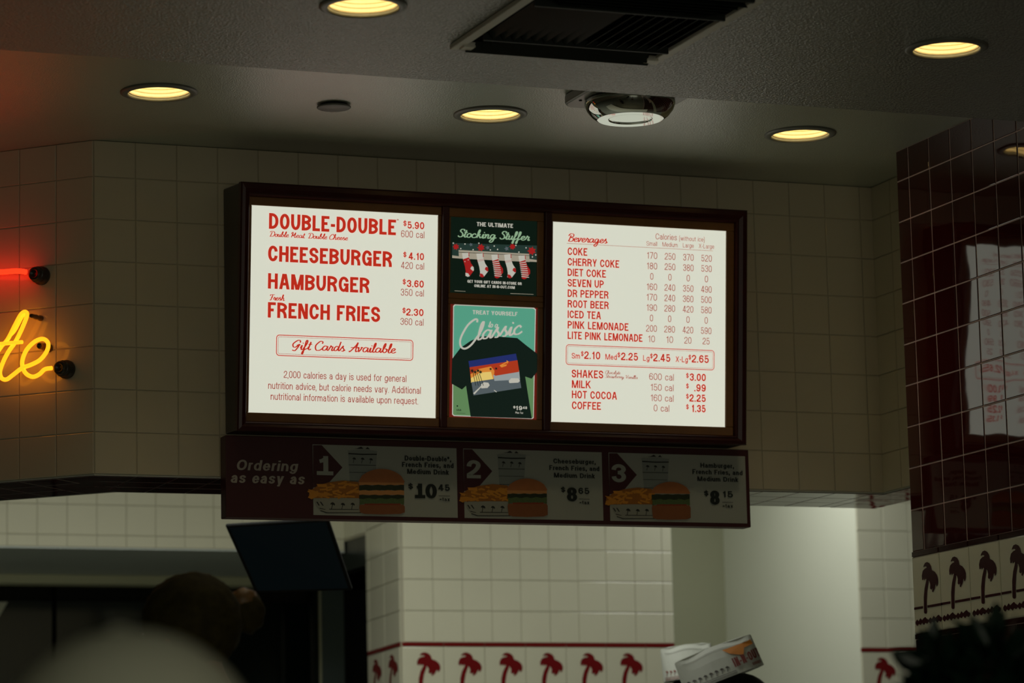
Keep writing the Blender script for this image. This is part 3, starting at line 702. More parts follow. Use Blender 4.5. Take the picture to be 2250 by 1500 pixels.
for (dx0, dyb, dx1, s, nx0, nyb, nx1, c, cx0, cyb, cx1) in (
    (885.7, 496.7, 893, '5.90', 894.8, 502, 931.7, '600 cal', 880.8, 520.9, 932), (885.7, 565.2, 892.6, '4.10', 897.6, 570.2, 931.2, '420 cal', 880.8, 590, 931.3),
    (884.3, 625, 891.4, '3.60', 893.6, 630.4, 930.8, '350 cal', 880, 649.2, 930.8), (883.8, 688, 891, '2.30', 892, 693, 930.2, '360 cal', 879.3, 713.4, 930.2)):
    t1('$', dx0, dyb, dx1, 12.6, .16); t1(s, nx0, nyb, nx1, 15.8, .18); thin(lp, c, cx0, cyb, cx1, 15.2)
scr(lp, 'Double Meat. Double Cheese', 592, 519, 766, 11.5, .16, 'red'); scr(lp, 'Fresh', 592, 659, 627, 12.5, .16, 'red')
scr(lp, 'Gift Cards Available', 641, 767, 873, 20, .15, 'red')
u0, v0, u1, v1 = rect_px(PP, 607.5, 735.6, 906.8, 780.5)
strip_line(PP, lp, rrect(u0, v0, u1, v1, .008), .0021, 'red', closed=True, name='price_box'); strip_line(PP, lp, rrect(u0+.0045, v0+.0045, u1-.0045, v1-.0045, .004), .0008, 'red2', closed=True, name='price_box')
thin(lp, '2,000 calories a day is used for general', 623, 829.8, 892.4, 15.4, .1)
thin(lp, 'nutrition advice, but calorie needs vary. Additional', 588.9, 853.9, 924.2, 15.4, .1)
thin(lp, 'nutritional information is available upon request.', 594.4, 877.9, 918.4, 15.4, .1)
# beverages
scr(rp, 'Beverages', 1247, 530, 1337, 17, .15, 'red')
thin(rp, 'Calories', 1440, 525.6, 1487, 13); thin(rp, '(without ice)', 1492, 528.2, 1547.6, 10)
for s, a, y, b in (('Small', 1420, 539.4, 1443.4), ('Medium', 1455, 541.4, 1488.6), ('Large', 1500, 543.4, 1523.8), ('X-Large', 1535, 544.9, 1568.6)): thin(rp, s, a, y, b, 9.8)
a = PP.uv(1245, 534.4); strip_line(PP, rp, [a, (PP.u_at(1566, a[1]), a[1])], .0009, 'red2')
for i, (s, b) in enumerate((('COKE', 1290), ('CHERRY COKE', 1360), ('DIET COKE', 1331), ('SEVEN UP', 1326.4), ('DR PEPPER', 1336.6), ('ROOT BEER', 1337), ('ICED TEA', 1320), ('PINK LEMONADE', 1380.4), ('LITE PINK LEMONADE', 1411.4))):
    text_on(PP, rp, s, 1247-.2, 560+i*23.05, b, 16.8, 'red', .17)
NUM = [(170,250,370,520),(180,250,380,530),(0,0,0,0),(160,240,350,490),(170,240,360,500),(190,280,420,580),(0,0,0,0),(200,280,420,590),(10,10,20,25)]
v_ref = [PP.uv(1432, 568.6+i*22.88)[1] for i in range(9)]
uc = [PP.u_at(x, v_ref[0]) for x in (1432, 1471.8, 1512, 1552)]; cap = PP.uv(1432, 554)[1]-v_ref[0]; dw = (PP.u_at(1444.4, v_ref[0])-PP.u_at(1420, v_ref[0]))/3
for i, rw in enumerate(NUM):
    for j, nval in enumerate(rw):
        s = str(nval); wd = dw*len(s)*.96+(-.001 if len(s) == 1 else 0); Q = sans(s, wd, cap, .095)
        quads_obj('lettering', Q, (lambda uu, vv: lambda a, b: PP.P(uu+a, vv+b, .0012))(uc[j]-wd/2, v_ref[i]), 'red2', rp)
u0, v0, u1, v1 = rect_px(PP, 1243.8, 757, 1568.6, 800.5)
strip_line(PP, rp, rrect(u0, v0, u1, v1, .008), .0019, 'red', closed=True, name='price_box'); strip_line(PP, rp, rrect(u0+.004, v0+.004, u1-.004, v1-.004, .004), .0007, 'red2', closed=True, name='price_box')
for (s, a, y, b, h, wt) in (('Sm', 1255.6, 787.4, 1274, 12.5, .14), ('$', 1276, 782.5, 1282, 11.5, .15), ('2.10', 1283.2, 788.4, 1318.4, 17, .17), ('Med', 1329.6, 789.6, 1355, 12.5, .14), ('$', 1356.4, 785, 1362.4, 11.5, .15), ('2.25', 1364, 791, 1401.4, 17, .17),
    ('Lg', 1412.6, 792.4, 1426.6, 12.5, .14), ('$', 1428, 787.5, 1433.8, 11.5, .15), ('2.45', 1434.8, 793.6, 1472.4, 17, .17), ('X-Lg', 1484, 795, 1511, 12.5, .14), ('$', 1512.4, 790.2, 1518.2, 11.5, .15), ('2.65', 1519.4, 796.2, 1557, 17, .17),
    ('SHAKES', 1255.6, 829, 1325, 17.4, .17), ('MILK', 1256, 851.8, 1298, 17, .17), ('HOT COCOA', 1256, 874.6, 1355, 17, .17), ('COFFEE', 1256, 898.4, 1320, 17, .17),
    ('$', 1507, 830.5, 1513, 11.5, .15), ('3.00', 1515, 836.2, 1550.4, 16.4, .18), ('$', 1507, 853.3, 1513, 11.5, .15), ('.99', 1525, 859.6, 1550.4, 16.4, .18), ('$', 1507, 876, 1513, 11.5, .15), ('2.25', 1514.4, 882, 1550.2, 16.4, .18), ('$', 1507, 899, 1513, 11.5, .15), ('1.35', 1518.6, 905, 1550, 16.4, .18)):
    text_on(PP, rp, s, a, y, b, h, 'red', wt)
for (s, a, y, b) in (('600 cal', 1426, 834.2, 1480), ('150 cal', 1428.4, 857.6, 1479.4), ('160 cal', 1428.4, 880.8, 1479.4), ('0 cal', 1436, 903.4, 1470)): thin(rp, s, a, y, b, 14.8)
scr(rp, 'Chocolate', 1329, 821, 1364, 7.5, .12); scr(rp, 'Strawberry Vanilla', 1329, 829.6, 1402, 7.5, .12)

# ---- posters in the middle of the board
po1 = sheet('poster', P1, 'posterk', 'dark holiday poster with five red and white stockings'); po2 = sheet('poster', P2, 'pborder', 'teal poster of a black T-shirt with sunset print')
def C3(x, y): return (970+x/6.817, 450+y/6.817)
def C4(x, y): return (970+x/5.171, 650+y/5.171)
def art(pl, parent, name, conv, polys, m, lift):
    return poly_art(name, parent, [[pl.uv(*conv(*p)) for p in P] for P in polys], lambda a, b: pl.P(a, b, lift), m)
art(PP, po1, 'garland_backdrop', C3, [[(160,570),(1445,610),(1440,850),(1320,855),(1320,735),(255,675),(255,800),(160,790)], [(165,640),(260,660),(260,760),(165,740)]], 'posterm', .0004)
art(PP, po1, 'mantel_shelf', C3, [[(255,675),(1315,733),(1320,855),(260,803)], [(160,755),(262,770),(262,803),(160,795)], [(1318,810),(1425,825),(1425,855),(1318,850)]], 'mantel', .0007)
art(PP, po1, 'mantel_edge', C3, [[(258,705),(1318,757),(1318,763),(258,713)]], 'posterk', .0009)
def blob(cx, cy, r, n=7, ir=.6): return [(cx+r*(1 if k % 2 else ir)*math.cos(2*PI*k/(2*n)), cy+r*(1 if k % 2 else ir)*math.sin(2*PI*k/(2*n))) for k in range(2*n)]
for (a, b, r) in ((215, 628, 52), (590, 640, 60), (1062, 625, 50), (1350, 690, 68)): art(PP, po1, 'red_flower', C3, [blob(a, b, r)], 'posterr', .001)
art(PP, po1, 'twinkle_lights', C3, [blob(a, b, 11, 5, .9) for a, b in ((175,573),(350,586),(558,574),(788,617),(1112,607),(1265,643),(287,655),(472,672),(730,675),(838,667),(1158,708),(1360,780),(1410,750))], 'posterw', .0012)
[art(PP, po1, 'pine_sprig', C3, [blob(a, b, r, 5, .5)], 'road', .0008) for a, b, r in ((440, 595, 30), (975, 655, 38), (690, 640, 34))]
def stocking(x, y, k, kind):
    def s(*P): return [(x+a*k, y+b*k) for a, b in P]
    body = s((10,80),(105,60),(135,150),(178,215),(180,270),(120,350),(85,362),(50,345),(58,280),(45,200))
    cuff = s((0,0),(105,-5),(112,62),(15,95)); heel = s((178,215),(183,262),(168,275),(128,240),(140,210),(158,200)); toe = s((52,300),(95,310),(120,352),(88,364),(55,348))
    st = []
    if kind == 'stripe':
        for i in range(8):
            a = .08+i*.115; yl = 88+a*250; st.append(s((14+a*36, yl), (112+a*55, yl-22+a*42), (115+a*55, yl-10+a*42), (16+a*36, yl+13)))
    base = {'red': 'posterr', 'white': 'posterw', 'stripe': 'posterr'}[kind]
    o = art(PP, po1, 'stocking', C3, [body], base, .0011)
    art(PP, po1, 'stocking_cuff', C3, [cuff], 'posterw', .0014)
    if kind == 'red': art(PP, po1, 'stocking_patch', C3, [heel, toe, blob(x+45*k, y+130*k, 9, 5), blob(x+95*k, y+105*k, 9, 5)], 'posterw', .0014)
    if kind == 'white': art(PP, po1, 'stocking_patch', C3, [heel, toe]+[s((12,100+9*i),(118,82+9*i),(118,86+9*i),(12,104+9*i)) for i in (0, 2)], 'posterr', .0014)
    if kind == 'stripe': art(PP, po1, 'stocking_patch', C3, st, 'posterw', .0013)
    art(PP, po1, 'stocking_hook', C3, [s((98,-10),(108,-10),(112,55),(100,55))], 'posterr', .0016)
for x, y, kd in ((305, 722, 'red'), (520, 730, 'white'), (745, 748, 'stripe'), (935, 745, 'white'), (1150, 762, 'stripe')): stocking(x, y, .98, kd)
def tp(P, s, conv, x0, yb, x1, h, m, wt, **k):
    (a, b), (c, _) = conv(x0, yb), conv(x1, yb); hh = h/(6.817 if conv is C3 else 5.171); return text_on(PP, P, s, a, b, c, hh, m, wt, lift=.0017, **k)
tp(po1, 'THE ULTIMATE', C3, 525, 318, 1068, 62, 'posterw', .24); tp(po1, 'Stocking Stuffer', C3, 240, 478, 1340, 118, 'postergr', .17, kind='script')
tp(po1, 'GET YOUR GIFT CARDS IN-STORE OR', C3, 385, 1164, 1198, 42, 'posterw', .24); tp(po1, 'ONLINE AT IN-N-OUT.COM', C3, 487, 1231, 1095, 42, 'posterw', .24)
art(PP, po1, 'fine_print', C3, [[(195,1283),(358,1292),(358,1297),(195,1290)], [(1030,1324),(1378,1338),(1378,1343),(1030,1331)]], 'mantel', .001)
r2 = [(132,112),(150,96),(1052,134),(1073,152),(1048,1385),(1030,1397),(140,1364),(120,1345)]
art(PP, po2, 'white_outline', C4, [r2], 'posterw', .0003)
def inset(P, d):
    cx = sum(p[0] for p in P)/len(P); cy = sum(p[1] for p in P)/len(P)
    return [(a-math.copysign(d, a-cx), b-math.copysign(d, b-cy)) for a, b in P]
ri = inset(r2, 10)
art(PP, po2, 'teal_backdrop', C4, [ri], 'teal', .0005)
art(PP, po2, 'green_backdrop', C4, [[(132,960),(240,1030),(330,1000),(900,900),(1048,860),(1040,1375),(1028,1386),(142,1352),(131,1340)]], 'green', .0007)
art(PP, po2, 'shirt', C4, [[(440,462),(560,455),(860,478),(960,560),(1092,660),(1088,860),(1022,940),(950,915),(1025,1392),(330,1370),(278,1020),(232,1062),(112,995),(120,715),(215,590),(330,510)]], 'shirt', .0009)
art(PP, po2, 'print_sky', C4, [[(305,740),(845,655),(862,740),(320,830)]], 'sun1', .0011)
art(PP, po2, 'print_sky', C4, [[(318,810),(862,730),(880,850),(330,930)]], 'sun2', .0012)
art(PP, po2, 'print_glow', C4, [[(328,890),(420,830),(560,800),(600,850),(590,960),(335,985)]], 'sun3', .0013)
art(PP, po2, 'print_glow', C4, [[(332,935),(440,870),(560,860),(590,960),(335,985)]], 'sun4', .0014)
art(PP, po2, 'print_road', C4, [[(338,980),(880,900),(905,1045),(362,1130)]], 'road', .0015)
art(PP, po2, 'print_diner', C4, [[(585,900),(880,845),(890,950),(600,965)]], 'car', .0016)
art(PP, po2, 'print_diner_roof', C4, [[(600,880),(875,835),(880,862),(605,908)]], 'sun2', .0018)
art(PP, po2, 'print_car', C4, [[(440,1010),(480,980),(530,985),(545,1015),(520,1045),(450,1050)], [(760,965),(790,935),(870,935),(890,965),(870,985),(770,990)]], 'posterw', .0019)
art(PP, po2, 'print_lane', C4, [[(358,1105),(470,1000),(480,1002),(372,1118)], [(590,1070),(600,1068),(628,1090),(618,1094)]], 'posterw', .0018)
art(PP, po2, 'print_palms', C4, [[(x, 860+i*8), (x+7, 860+i*8), (x+40+i*4, 1020), (x+34+i*4, 1020)] for i, x in enumerate((350, 375, 400, 425))]+[blob(x, 850+(i % 2)*15, 26, 6, .4) for i, x in enumerate((345, 380, 412, 440))]+[blob(555, 830, 20, 5, .4), blob(618, 825, 20, 5, .4)], 'shirt', .0021)
art(PP, po2, 'print_sign', C4, [[(655,790),(740,745),(735,730),(760,745),(745,775),(742,760),(690,785),(740,775),(735,795),(680,812)]], 'sun3', .0022)
tp(po2, 'TREAT YOURSELF', C4, 352, 207, 862, 46, 'posterw', .25)
# big script word and 'to a' set on a rise
def arc_script(s, x0, yb, x1, h, rise, wt):
    (a, b), (c, _) = C4(x0, yb), C4(x1, yb); return text_on(PP, po2, s, a, b, c, h/5.171, 'posterw', wt, kind='script', lift=.0024, rise=rise)
arc_script('lassic', 395, 500, 940, 190, .17, .13)
bigC = crom([(400,300),(405,270),(370,270),(290,340),(215,480),(215,570),(260,600),(330,560),(400,470),(440,420)], 6)
Q = []; wd = 11
for i in range(len(bigC)-1):
    a, b = bigC[i], bigC[i+1]; dx, dy = b-a; l = math.hypot(dx, dy); nx, ny = -dy/l*wd, dx/l*wd
    Q.append([PP.uv(*C4(*p)) for p in ((a[0]+nx, a[1]+ny), (b[0]+nx, b[1]+ny), (b[0]-nx, b[1]-ny), (a[0]-nx, a[1]-ny))])
quads_obj('lettering', Q, lambda a, b: PP.P(a, b, .0024), 'posterw', po2)
tp(po2, 'to a', C4, 530, 355, 650, 75, 'posterw', .14, kind='script')
tp(po2, '$', C4, 812, 1278, 838, 30, 'posterw', .25); tp(po2, '19', C4, 838, 1296, 915, 48, 'posterw', .26); tp(po2, '48', C4, 922, 1284, 970, 30, 'posterw', .25); tp(po2, 'Plus Tax', C4, 838, 1336, 925, 22, 'posterw', .16)
tp(po2, 'USA', C4, 168, 1306, 222, 22, 'shirt', .2); art(PP, po2, 'fine_print', C4, [[(168,1328),(268,1332),(268,1335),(168,1331)], blob(178, 1250, 10, 5, .8)], 'shirt', .0016)

# ------------------------------------------------------------------ order strip below the board
sg = thing('ordering_sign', (3.19, 8.22, .935+CH), 'long dark maroon sign picturing three numbered burger meals below the menu board', 'sign')
SP = Plane((2.447, 8.2, .935+CH), (1,0,0), (0,0,1), (0,-1,0)); SW = 3.936-2.447; SH = 1.148-.935
bar('sign_panel', 0, 0, SW, SH, -.047, 0, 'signmaroon', sg, .002, SP)
def C7(x, y): return (490+x/3.947, 950+y/3.947)
def C8(x, y): return (1000+x/3.409, 960+y/3.409)
def CL(x, y): return (670+x/6.429, 970+y/6.429)
text_on(SP, sg, 'Ordering', *C7(112, 325), C7(640, 0)[0], 23, 'signtext', .24, shear=.2, gap=.09)
text_on(SP, sg, 'as easy as', *C7(62, 435), C7(700, 0)[0], 23.5, 'signtext', .24, shear=.2, gap=.09)
mp1 = rect_px(SP, 686.5, 976, 1004, 1131)
vt, vb = mp1[3], mp1[1]
starts = [mp1[0], SP.u_at(1017.5, vt), SP.u_at(1336.8, vt)]; ends = [mp1[2], SP.u_at(1323.5, (vt+vb)/2), SP.u_at(1639, (vt+vb)/2)]
def small_palm(cx, cy, k): return [[(cx-26*k, cy+4*k), (cx-18*k, cy-14*k), (cx, cy-24*k), (cx+20*k, cy-14*k), (cx+30*k, cy+2*k), (cx+22*k, cy+16*k), (cx+10*k, cy+4*k), (cx-2*k, cy+12*k), (cx-12*k, cy)], [(cx-4*k, cy+4*k), (cx+4*k, cy+4*k), (cx-8*k, cy+60*k), (cx-16*k, cy+60*k)]]
for mi in range(3):
    du = starts[mi]-starts[0]
    mpn = bar('meal_picture', starts[mi], vb, ends[mi], vt, 0, .0012, 'signwhite', sg, 0, SP)
    mpn['label'] = 'picture of meal number %s' % ('one', 'two', 'three')[mi]
    def sa(name, polys, m, lift):
        return poly_art(name, mpn, [[SP.uv(*CL(*p)) for p in P] for P in polys], lambda a, b: SP.P(a+du, b, lift), m)
    sa('number_arrow', [[(112,50),(235,50),(528,365),(355,560),(300,620),(112,650)]], 'signmaroon', .0015)
    sa('cup', [[(608,150),(1014,165),(1000,400),(988,580),(632,580),(618,350)]], 'cupw', .0017)
    sa('cup_lid', [[(600,125),(820,112),(1020,135),(1014,180),(810,185),(606,165)]], 'cupw', .0019)
    sa('cup_ink', [[(610,160),(810,172),(1014,172),(1012,188),(810,190),(612,178)], [(615,325),(1000,333),(1000,341),(615,333)], [(622,430),(985,438),(985,443),(622,436)], [(632,552),(800,556),(800,561),(632,558)], [(690,103),(740,96),(790,72),(825,102)], [(850,105),(880,78),(915,108)]]+small_palm(690, 245, .95)+small_palm(808, 248, .95)+small_palm(928, 256, .95), 'ink', .002)
    sa('tray', [[(110,795),(300,775),(780,800),(790,1012),(300,1014),(215,975),(160,900)]], 'trayw', .0022)
    sa('tray_ink', [[(200,935),(285,955),(285,963),(205,948)], [(340,950),(755,955),(755,963),(340,960)], [(215,968),(310,1000),(790,1000),(790,1008),(305,1010),(215,980)], [(155,850),(175,850),(205,900),(190,905)]]+small_palm(385, 885, 1.25)+small_palm(530, 890, 1.1)+small_palm(668, 888, 1.1)+[[(205,850),(225,850),(262,905),(245,905)]], 'ink', .0024)
    rnd = random.Random(3+mi); A = []; B = []
    for k in range(60):
        cx = rnd.uniform(90, 760); cy = 800-rnd.random()**.8*(60+170*math.exp(-((cx-520)/300)**2)); an = rnd.uniform(-.6, .5); L = rnd.uniform(60, 125)/2; Wd = 13
        ca, sa_ = math.cos(an), math.sin(an); cy = min(cy, 775)
        Pp = [(cx+ca*l-sa_*w_, cy+sa_*l+ca*w_) for l, w_ in ((-L, -Wd), (L, -Wd), (L, Wd), (-L, Wd))]
        (A if k % 3 else B).append(Pp)
    A += [[(38,670),(120,690),(250,760),(240,800),(110,740)], [(35,790),(70,740),(200,720),(210,760),(90,815)], [(160,600),(300,600),(310,650),(180,640)]]
    sa('fries', [[(60,700),(180,620),(330,575),(530,550),(740,570),(780,600),(780,800),(480,795),(120,800),(50,770)]], 'fryd', .0026); sa('fries', B, 'fryd', .0027); sa('fries', A, 'fry', .0029)
    bx0, bx1 = (745, 1405) if mi == 0 else (728, 1330)
    tops = {0: 385, 1: 470, 2: 468}[mi]
    def dome(y0, y1, l, r, n=12): return [(l+(r-l)*k/n, y1-(y1-y0)*math.sin(PI*k/n)**.55) for k in range(n+1)]
    def wav(y, th, l, r, amp, n=14, ph=0): return [(l+(r-l)*k/n, y+amp*math.sin(k*1.7+ph)) for k in range(n+1)]+[(r-(r-l)*k/n, y+th+amp*math.sin(k*2.3+1+ph)) for k in range(n+1)]
    bh = 185 if mi == 0 else 165
    y = tops
    sa('bun', [dome(y, y+bh, bx0, bx1)+[(bx1-20, y+bh+12), (bx0+30, y+bh+5)]], 'bun', .0034)
    y += bh
    sets = [('cheese', 45, 4), ('patty', 75, 6), ('cheese', 65, 5), ('patty', 60, 6)] if mi == 0 else ([('cheese', 55, 5), ('patty', 65, 6)] if mi == 1 else [('trayw', 18, 2), ('patty', 85, 4)])
    for k, (mm, th, am) in enumerate(sets):
        sa('filling', [wav(y, th, bx0+15, bx1-10, am, ph=k)], mm, .0032+.0001*k); y += th
    sa('lettuce', [wav(y-10, 80, bx0+25, bx1-10, 9)], 'lettuce', .0037); y += 62
    sa('tomato', [wav(y, 18, bx0+90, bx1-60, 2)], 'tomato', .0038); y += 14
    yb = 1030 if mi == 0 else 1025
    sa('bun', [[(bx0+25, y), (bx1-20, y), (bx1, y+30), (bx1, yb-30), (bx1-60, yb-8), ((bx0+bx1)/2, yb), (bx0+90, yb-8), (bx0+30, yb-30), (bx0+15, y+40)]], 'bun2', .0036)
def st(s, x0, yb, x1, h, m='signdark', wt=.25, **k): text_on(SP, sg, s, x0, yb, x1, h, m, wt, lift=.003, **k)
for (s, x0, yb, x1, h) in (('Double-Double@,', *CL(1405, 268), CL(2060, 0)[0], 11), ('French Fries, and', *CL(1367, 358), CL(2095, 0)[0], 11), ('Medium Drink', *CL(1440, 456), CL(2030, 0)[0], 11)): st(s, x0, yb, x1, h)
for (s, x0, yb, x1, h) in (('Cheeseburger,', *C8(733, 197), C8(1050, 0)[0], 10.5), ('French Fries, and', *C8(703, 247), C8(1078, 0)[0], 10.5), ('Medium Drink', *C8(738, 303), C8(1045, 0)[0], 10.5),
    ('Hamburger,', *C8(1835, 229), C8(2085, 0)[0], 10.5), ('French Fries, and', *C8(1775, 277), C8(2150, 0)[0], 10.5), ('Medium Drink', *C8(1812, 330), C8(2118, 0)[0], 10.5)): st(s, x0, yb, x1, h)
for cv, rows_ in ((CL, (('$', 1455, 672, 1522, 13, .26), ('10', 1548, 798, 1860, 32, .3), ('45', 1880, 694, 2042, 14, .26), ('+tax', 1895, 838, 2042, 8, .22))),
                  (C8, (('$', 790, 414, 823, 12, .26), ('8', 835, 482, 912, 31, .32), ('65', 920, 426, 1003, 13.5, .26), ('+tax', 928, 503, 1003, 8, .22))),
                  (C8, (('$', 1862, 441, 1895, 12, .26), ('8', 1908, 506, 1980, 31, .32), ('15', 1997, 451, 2078, 13.5, .26), ('+tax', 2000, 528, 2078, 8, .22)))):
    for (s, x0, yb, x1, h, wt) in rows_:
        a = cv(x0, yb); st(s, a[0], a[1], cv(x1, yb)[0], h, wt=wt, slab=(s == '10'), gap=.1)
for (p, q2) in ((CL(1885, 766), CL(2042, 770)), (C8(925, 464), C8(1003, 464)), (C8(1998, 488), C8(2078, 489))):
    a = SP.uv(*p); strip_line(SP, sg, [a, (SP.u_at(q2[0], a[1]), a[1])], .0012, 'signdark', lift=.003)
for (s, p, x1, h) in (('1', CL(163, 472), CL(350, 0)[0], 42), ('2', C8(85, 308), C8(190, 0)[0], 40), ('3', C8(1170, 338), C8(1278, 0)[0], 40)):
    st(s, p[0], p[1], x1, h, 'signwhite', .27, slab=True)

# ------------------------------------------------------------------ neon sign on the slanted wall
ns = thing('neon_sign', OL+Ud*.3+Nd*.02+Vector((0, 0, 1.3+CH)), 'glowing red and yellow neon script sign on the slanted tiled wall', 'neon sign')
NP_ = Plane(OL+Nd*.05, Ud*-1, (0,0,1), Nd)
def neon(name, pts, r, m, off=0):
    P = []
    for (x, y) in crom(pts, 7):
        u, v = NP_.uv(*(x/4.1667, 540+y/4.1667)); P.append(NP_.P(u, v, off))
    return tube(name, P, r, m, ns, 12)
neon('red_tube', [(-620, 222), (-300, 235), (0, 240), (120, 232), (190, 232), (238, 240)], .0068, 'neonr')
neon('yellow_tube', [(-420, 1000), (-260, 1180), (-140, 1060), (-40, 960), (60, 870), (130, 740), (190, 630), (232, 604), (246, 640), (200, 760), (140, 880), (80, 965), (30, 1060), (0, 1150), (15, 1210), (60, 1222), (120, 1180), (200, 1120), (290, 1085), (370, 1040), (430, 960), (440, 890), (395, 852), (320, 875), (245, 950), (207, 1040), (207, 1110), (240, 1170), (300, 1198), (360, 1175), (410, 1130), (475, 1118)], .0055, 'neony')
neon('yellow_tube', [(-300, 930), (-100, 912), (60, 900), (150, 892), (228, 886)], .0050, 'neony', .012)
neon('yellow_tube', [(-60, 1020), (60, 850), (130, 770), (200, 640), (225, 625)], .0042, 'neony', -.004)
def stand(x, y, r, nm, m, h=.05):
    u, v = NP_.uv(x/4.1667, 540+y/4.1667); c = NP_.P(u, v, -.046)
    lathe(nm, [(0, 0), (r*1.25, 0), (r*1.25, .008), (r, .012), (r, .02), (r*1.12, .024), (r, .03), (r*.97, h-.012), (r*.9, h-.008), (r*.95, h-.006), (r*.8, h), (r*.5, h), (r*.42, h-.006), (0, h-.006)], c, m, ns, 24, axis=(Ud, Vector((0,0,1)), Nd))
stand(300, 250, .0195, 'electrode_housing', 'rubber', .042); stand(530, 1112, .0195, 'electrode_housing', 'rubber', .042)
stand(290, 640, .006, 'tube_support', 'support'); stand(365, 915, .009, 'tube_support', 'support')

# ------------------------------------------------------------------ recessed downlights
def downlight(cx, cy, cz, label, power):
    t = thing('downlight', (cx, cy, cz), label, 'ceiling light', 'recessed ceiling downlights')
    R = .075
    prof = [(R+.019, -.0005), (R+.019, -.003), (R+.014, -.005), (R+.003, -.0075), (R, -.004), (R, .004)]
    ring = lathe('trim_ring', prof+[(R+.019, .004), (R+.019, -.0005)], (cx, cy, cz), 'trim', t, 48); 
    bp = []; n = 11
    for i in range(n):
        z = .002+i*.0095; r = R-.001-i*.0011; bp += [(r, z), (r-.0012, z+.0028), (r-.0012, z+.005)]
    ba = lathe('baffle', bp, (cx, cy, cz), 'baffle', t, 48, smooth=False)
    bm = bmesh.new(); bm.from_mesh(ba.data); bmesh.ops.delete(bm, geom=[f for f in bm.faces if len(f.verts) > 4], context='FACES'); bmesh.ops.reverse_faces(bm, faces=bm.faces[:]); bm.to_mesh(ba.data); bm.free()
    bm = bmesh.new(); bm.from_mesh(ring.data); bmesh.ops.delete(bm, geom=[f for f in bm.faces if len(f.verts) > 4], context='FACES'); bm.to_mesh(ring.data); bm.free()
    lathe('lamp', [(0, .1065), (.04, .107), (.058, .112), (.058, .12), (0, .12)], (cx, cy, cz), 'lampglow', t, 32)
    return t
holes = []
DL = [(2.134, 7.69, H0, 'recessed round ceiling light over the neon sign end of the bulkhead'), (3.0, 7.69, H0, 'recessed round ceiling light between the grey disc and the chrome unit'), (3.868, 7.68, H0, 'recessed round ceiling light nearest the far end of the maroon tiled wall'),
      (2.253, 6.503, H1, 'recessed round light in the lower ceiling left of the air vent'), (3.639, 6.476, H1, 'recessed round light in the lower ceiling right of the air vent')]
for (x, y, z, lab) in DL: downlight(x, y, z, lab, 1)
# cut the holes in the ceilings
for nm, z in (('ceiling', H1), ('ceiling_rear', H0)):
    ce = bpy.data.objects[nm]
    cut_v = []; cut_f = []
    for (x, y, zz, _) in DL:
        if zz != z: continue
        n = len(cut_v); k = 48
        cut_v += [(x+.0765*math.cos(2*PI*i/k), y+.0765*math.sin(2*PI*i/k), zz-.05) for i in range(k)]+[(x+.0765*math.cos(2*PI*i/k), y+.0765*math.sin(2*PI*i/k), zz+.125) for i in range(k)]
        cut_f += [tuple(n+i for i in range(k))[::-1], tuple(n+k+i for i in range(k))]+[(n+i, n+(i+1) % k, n+k+(i+1) % k, n+k+i) for i in range(k)]
    me = bpy.data.meshes.new('cut'); me.from_pydata(cut_v, [], cut_f); co = bpy.data.objects.new('cut', me); COL.objects.link(co)
    md = ce.modifiers.new('holes', 'BOOLEAN'); md.operation = 'DIFFERENCE'; md.solver = 'EXACT'; md.object = co
    dg = bpy.context.evaluated_depsgraph_get(); nm_ = bpy.data.meshes.new_from_object(ce.evaluated_get(dg)); ce.modifiers.clear(); ce.data = nm_
    bpy.data.objects.remove(co)

for (x, y, z, _) in DL:
    l = bpy.data.lights.new('downlight_lamp', 'SPOT'); l.energy = 5; l.spot_size = 1.45; l.spot_blend = 1; l.shadow_soft_size = .05; l.color = (1, .86, .6)
    o = bpy.data.objects.new('downlight_lamp', l); COL.objects.link(o); o.location = (x, y, z+.06)
# unseen order counter, added so its pale top throws light up at the bulkhead
ct = thing('counter', (3.2, 7.7, 0), 'added unseen pale order counter with cream tiled front below the menu board', 'counter')
box('counter_body', (1.6, 7.42, 0), (4.2, 8.0, 1.0), 'cream', ct, .004); box('counter_top', (1.55, 7.34, 1.0), (4.21, 8.08, 1.045), 'plain', ct, .008)
# ------------------------------------------------------------------ grey cover disc
cdv = thing('sprinkler_cover', (2.586, 7.70, H0), 'small flat grey disc on the ceiling between the two left round lights', 'sprinkler cover')
lathe('disc', [(0, -.010), (.040, -.010), (.0425, -.008), (.0425, -.006), (0, -.006)], (2.586, 7.70, H0), 'disc', cdv, 40)
lathe('neck', [(0, -.0065), (.034, -.0065), (.034, 0), (0, 0)], (2.586, 7.70, H0), 'black', cdv, 32)

# ------------------------------------------------------------------ chrome emergency light
cxd, cyd = 3.235, 7.345
em = thing('emergency_light', (cxd, cyd, H0), 'square mounted unit with shiny chrome dome on the rear ceiling', 'emergency light')
base = rrect(cxd-.136, cyd-.125, cxd+.136, cyd+.125, .045, 8)
o = prism_xy('mount_plate', base, H0-.026, H0-.0005, 'plate', em); addbevel(o, .006, 3)
tbp = lathe('chrome_dome', [(0, -.026), (.1075, -.026), (.112, -.032), (.112, -.040), (.106, -.054), (.094, -.068), (.083, -.0755), (.0805, -.0765), (.080, -.0765), (.056, -.0765), (.055, -.0765), (.054, -.0755), (.052, -.0738), (.0515, -.0735), (.05, -.0735), (.002, -.0735), (.0, -.0735)], (cxd, cyd, H0), 'chrome', em, 64)
for k in range(2): lathe('screw', [(0, -.0285), (.004, -.028), (.004, -.026), (0, -.026)], (cxd-.115+k*.23, cyd+.04, H0), 'black', em, 12)

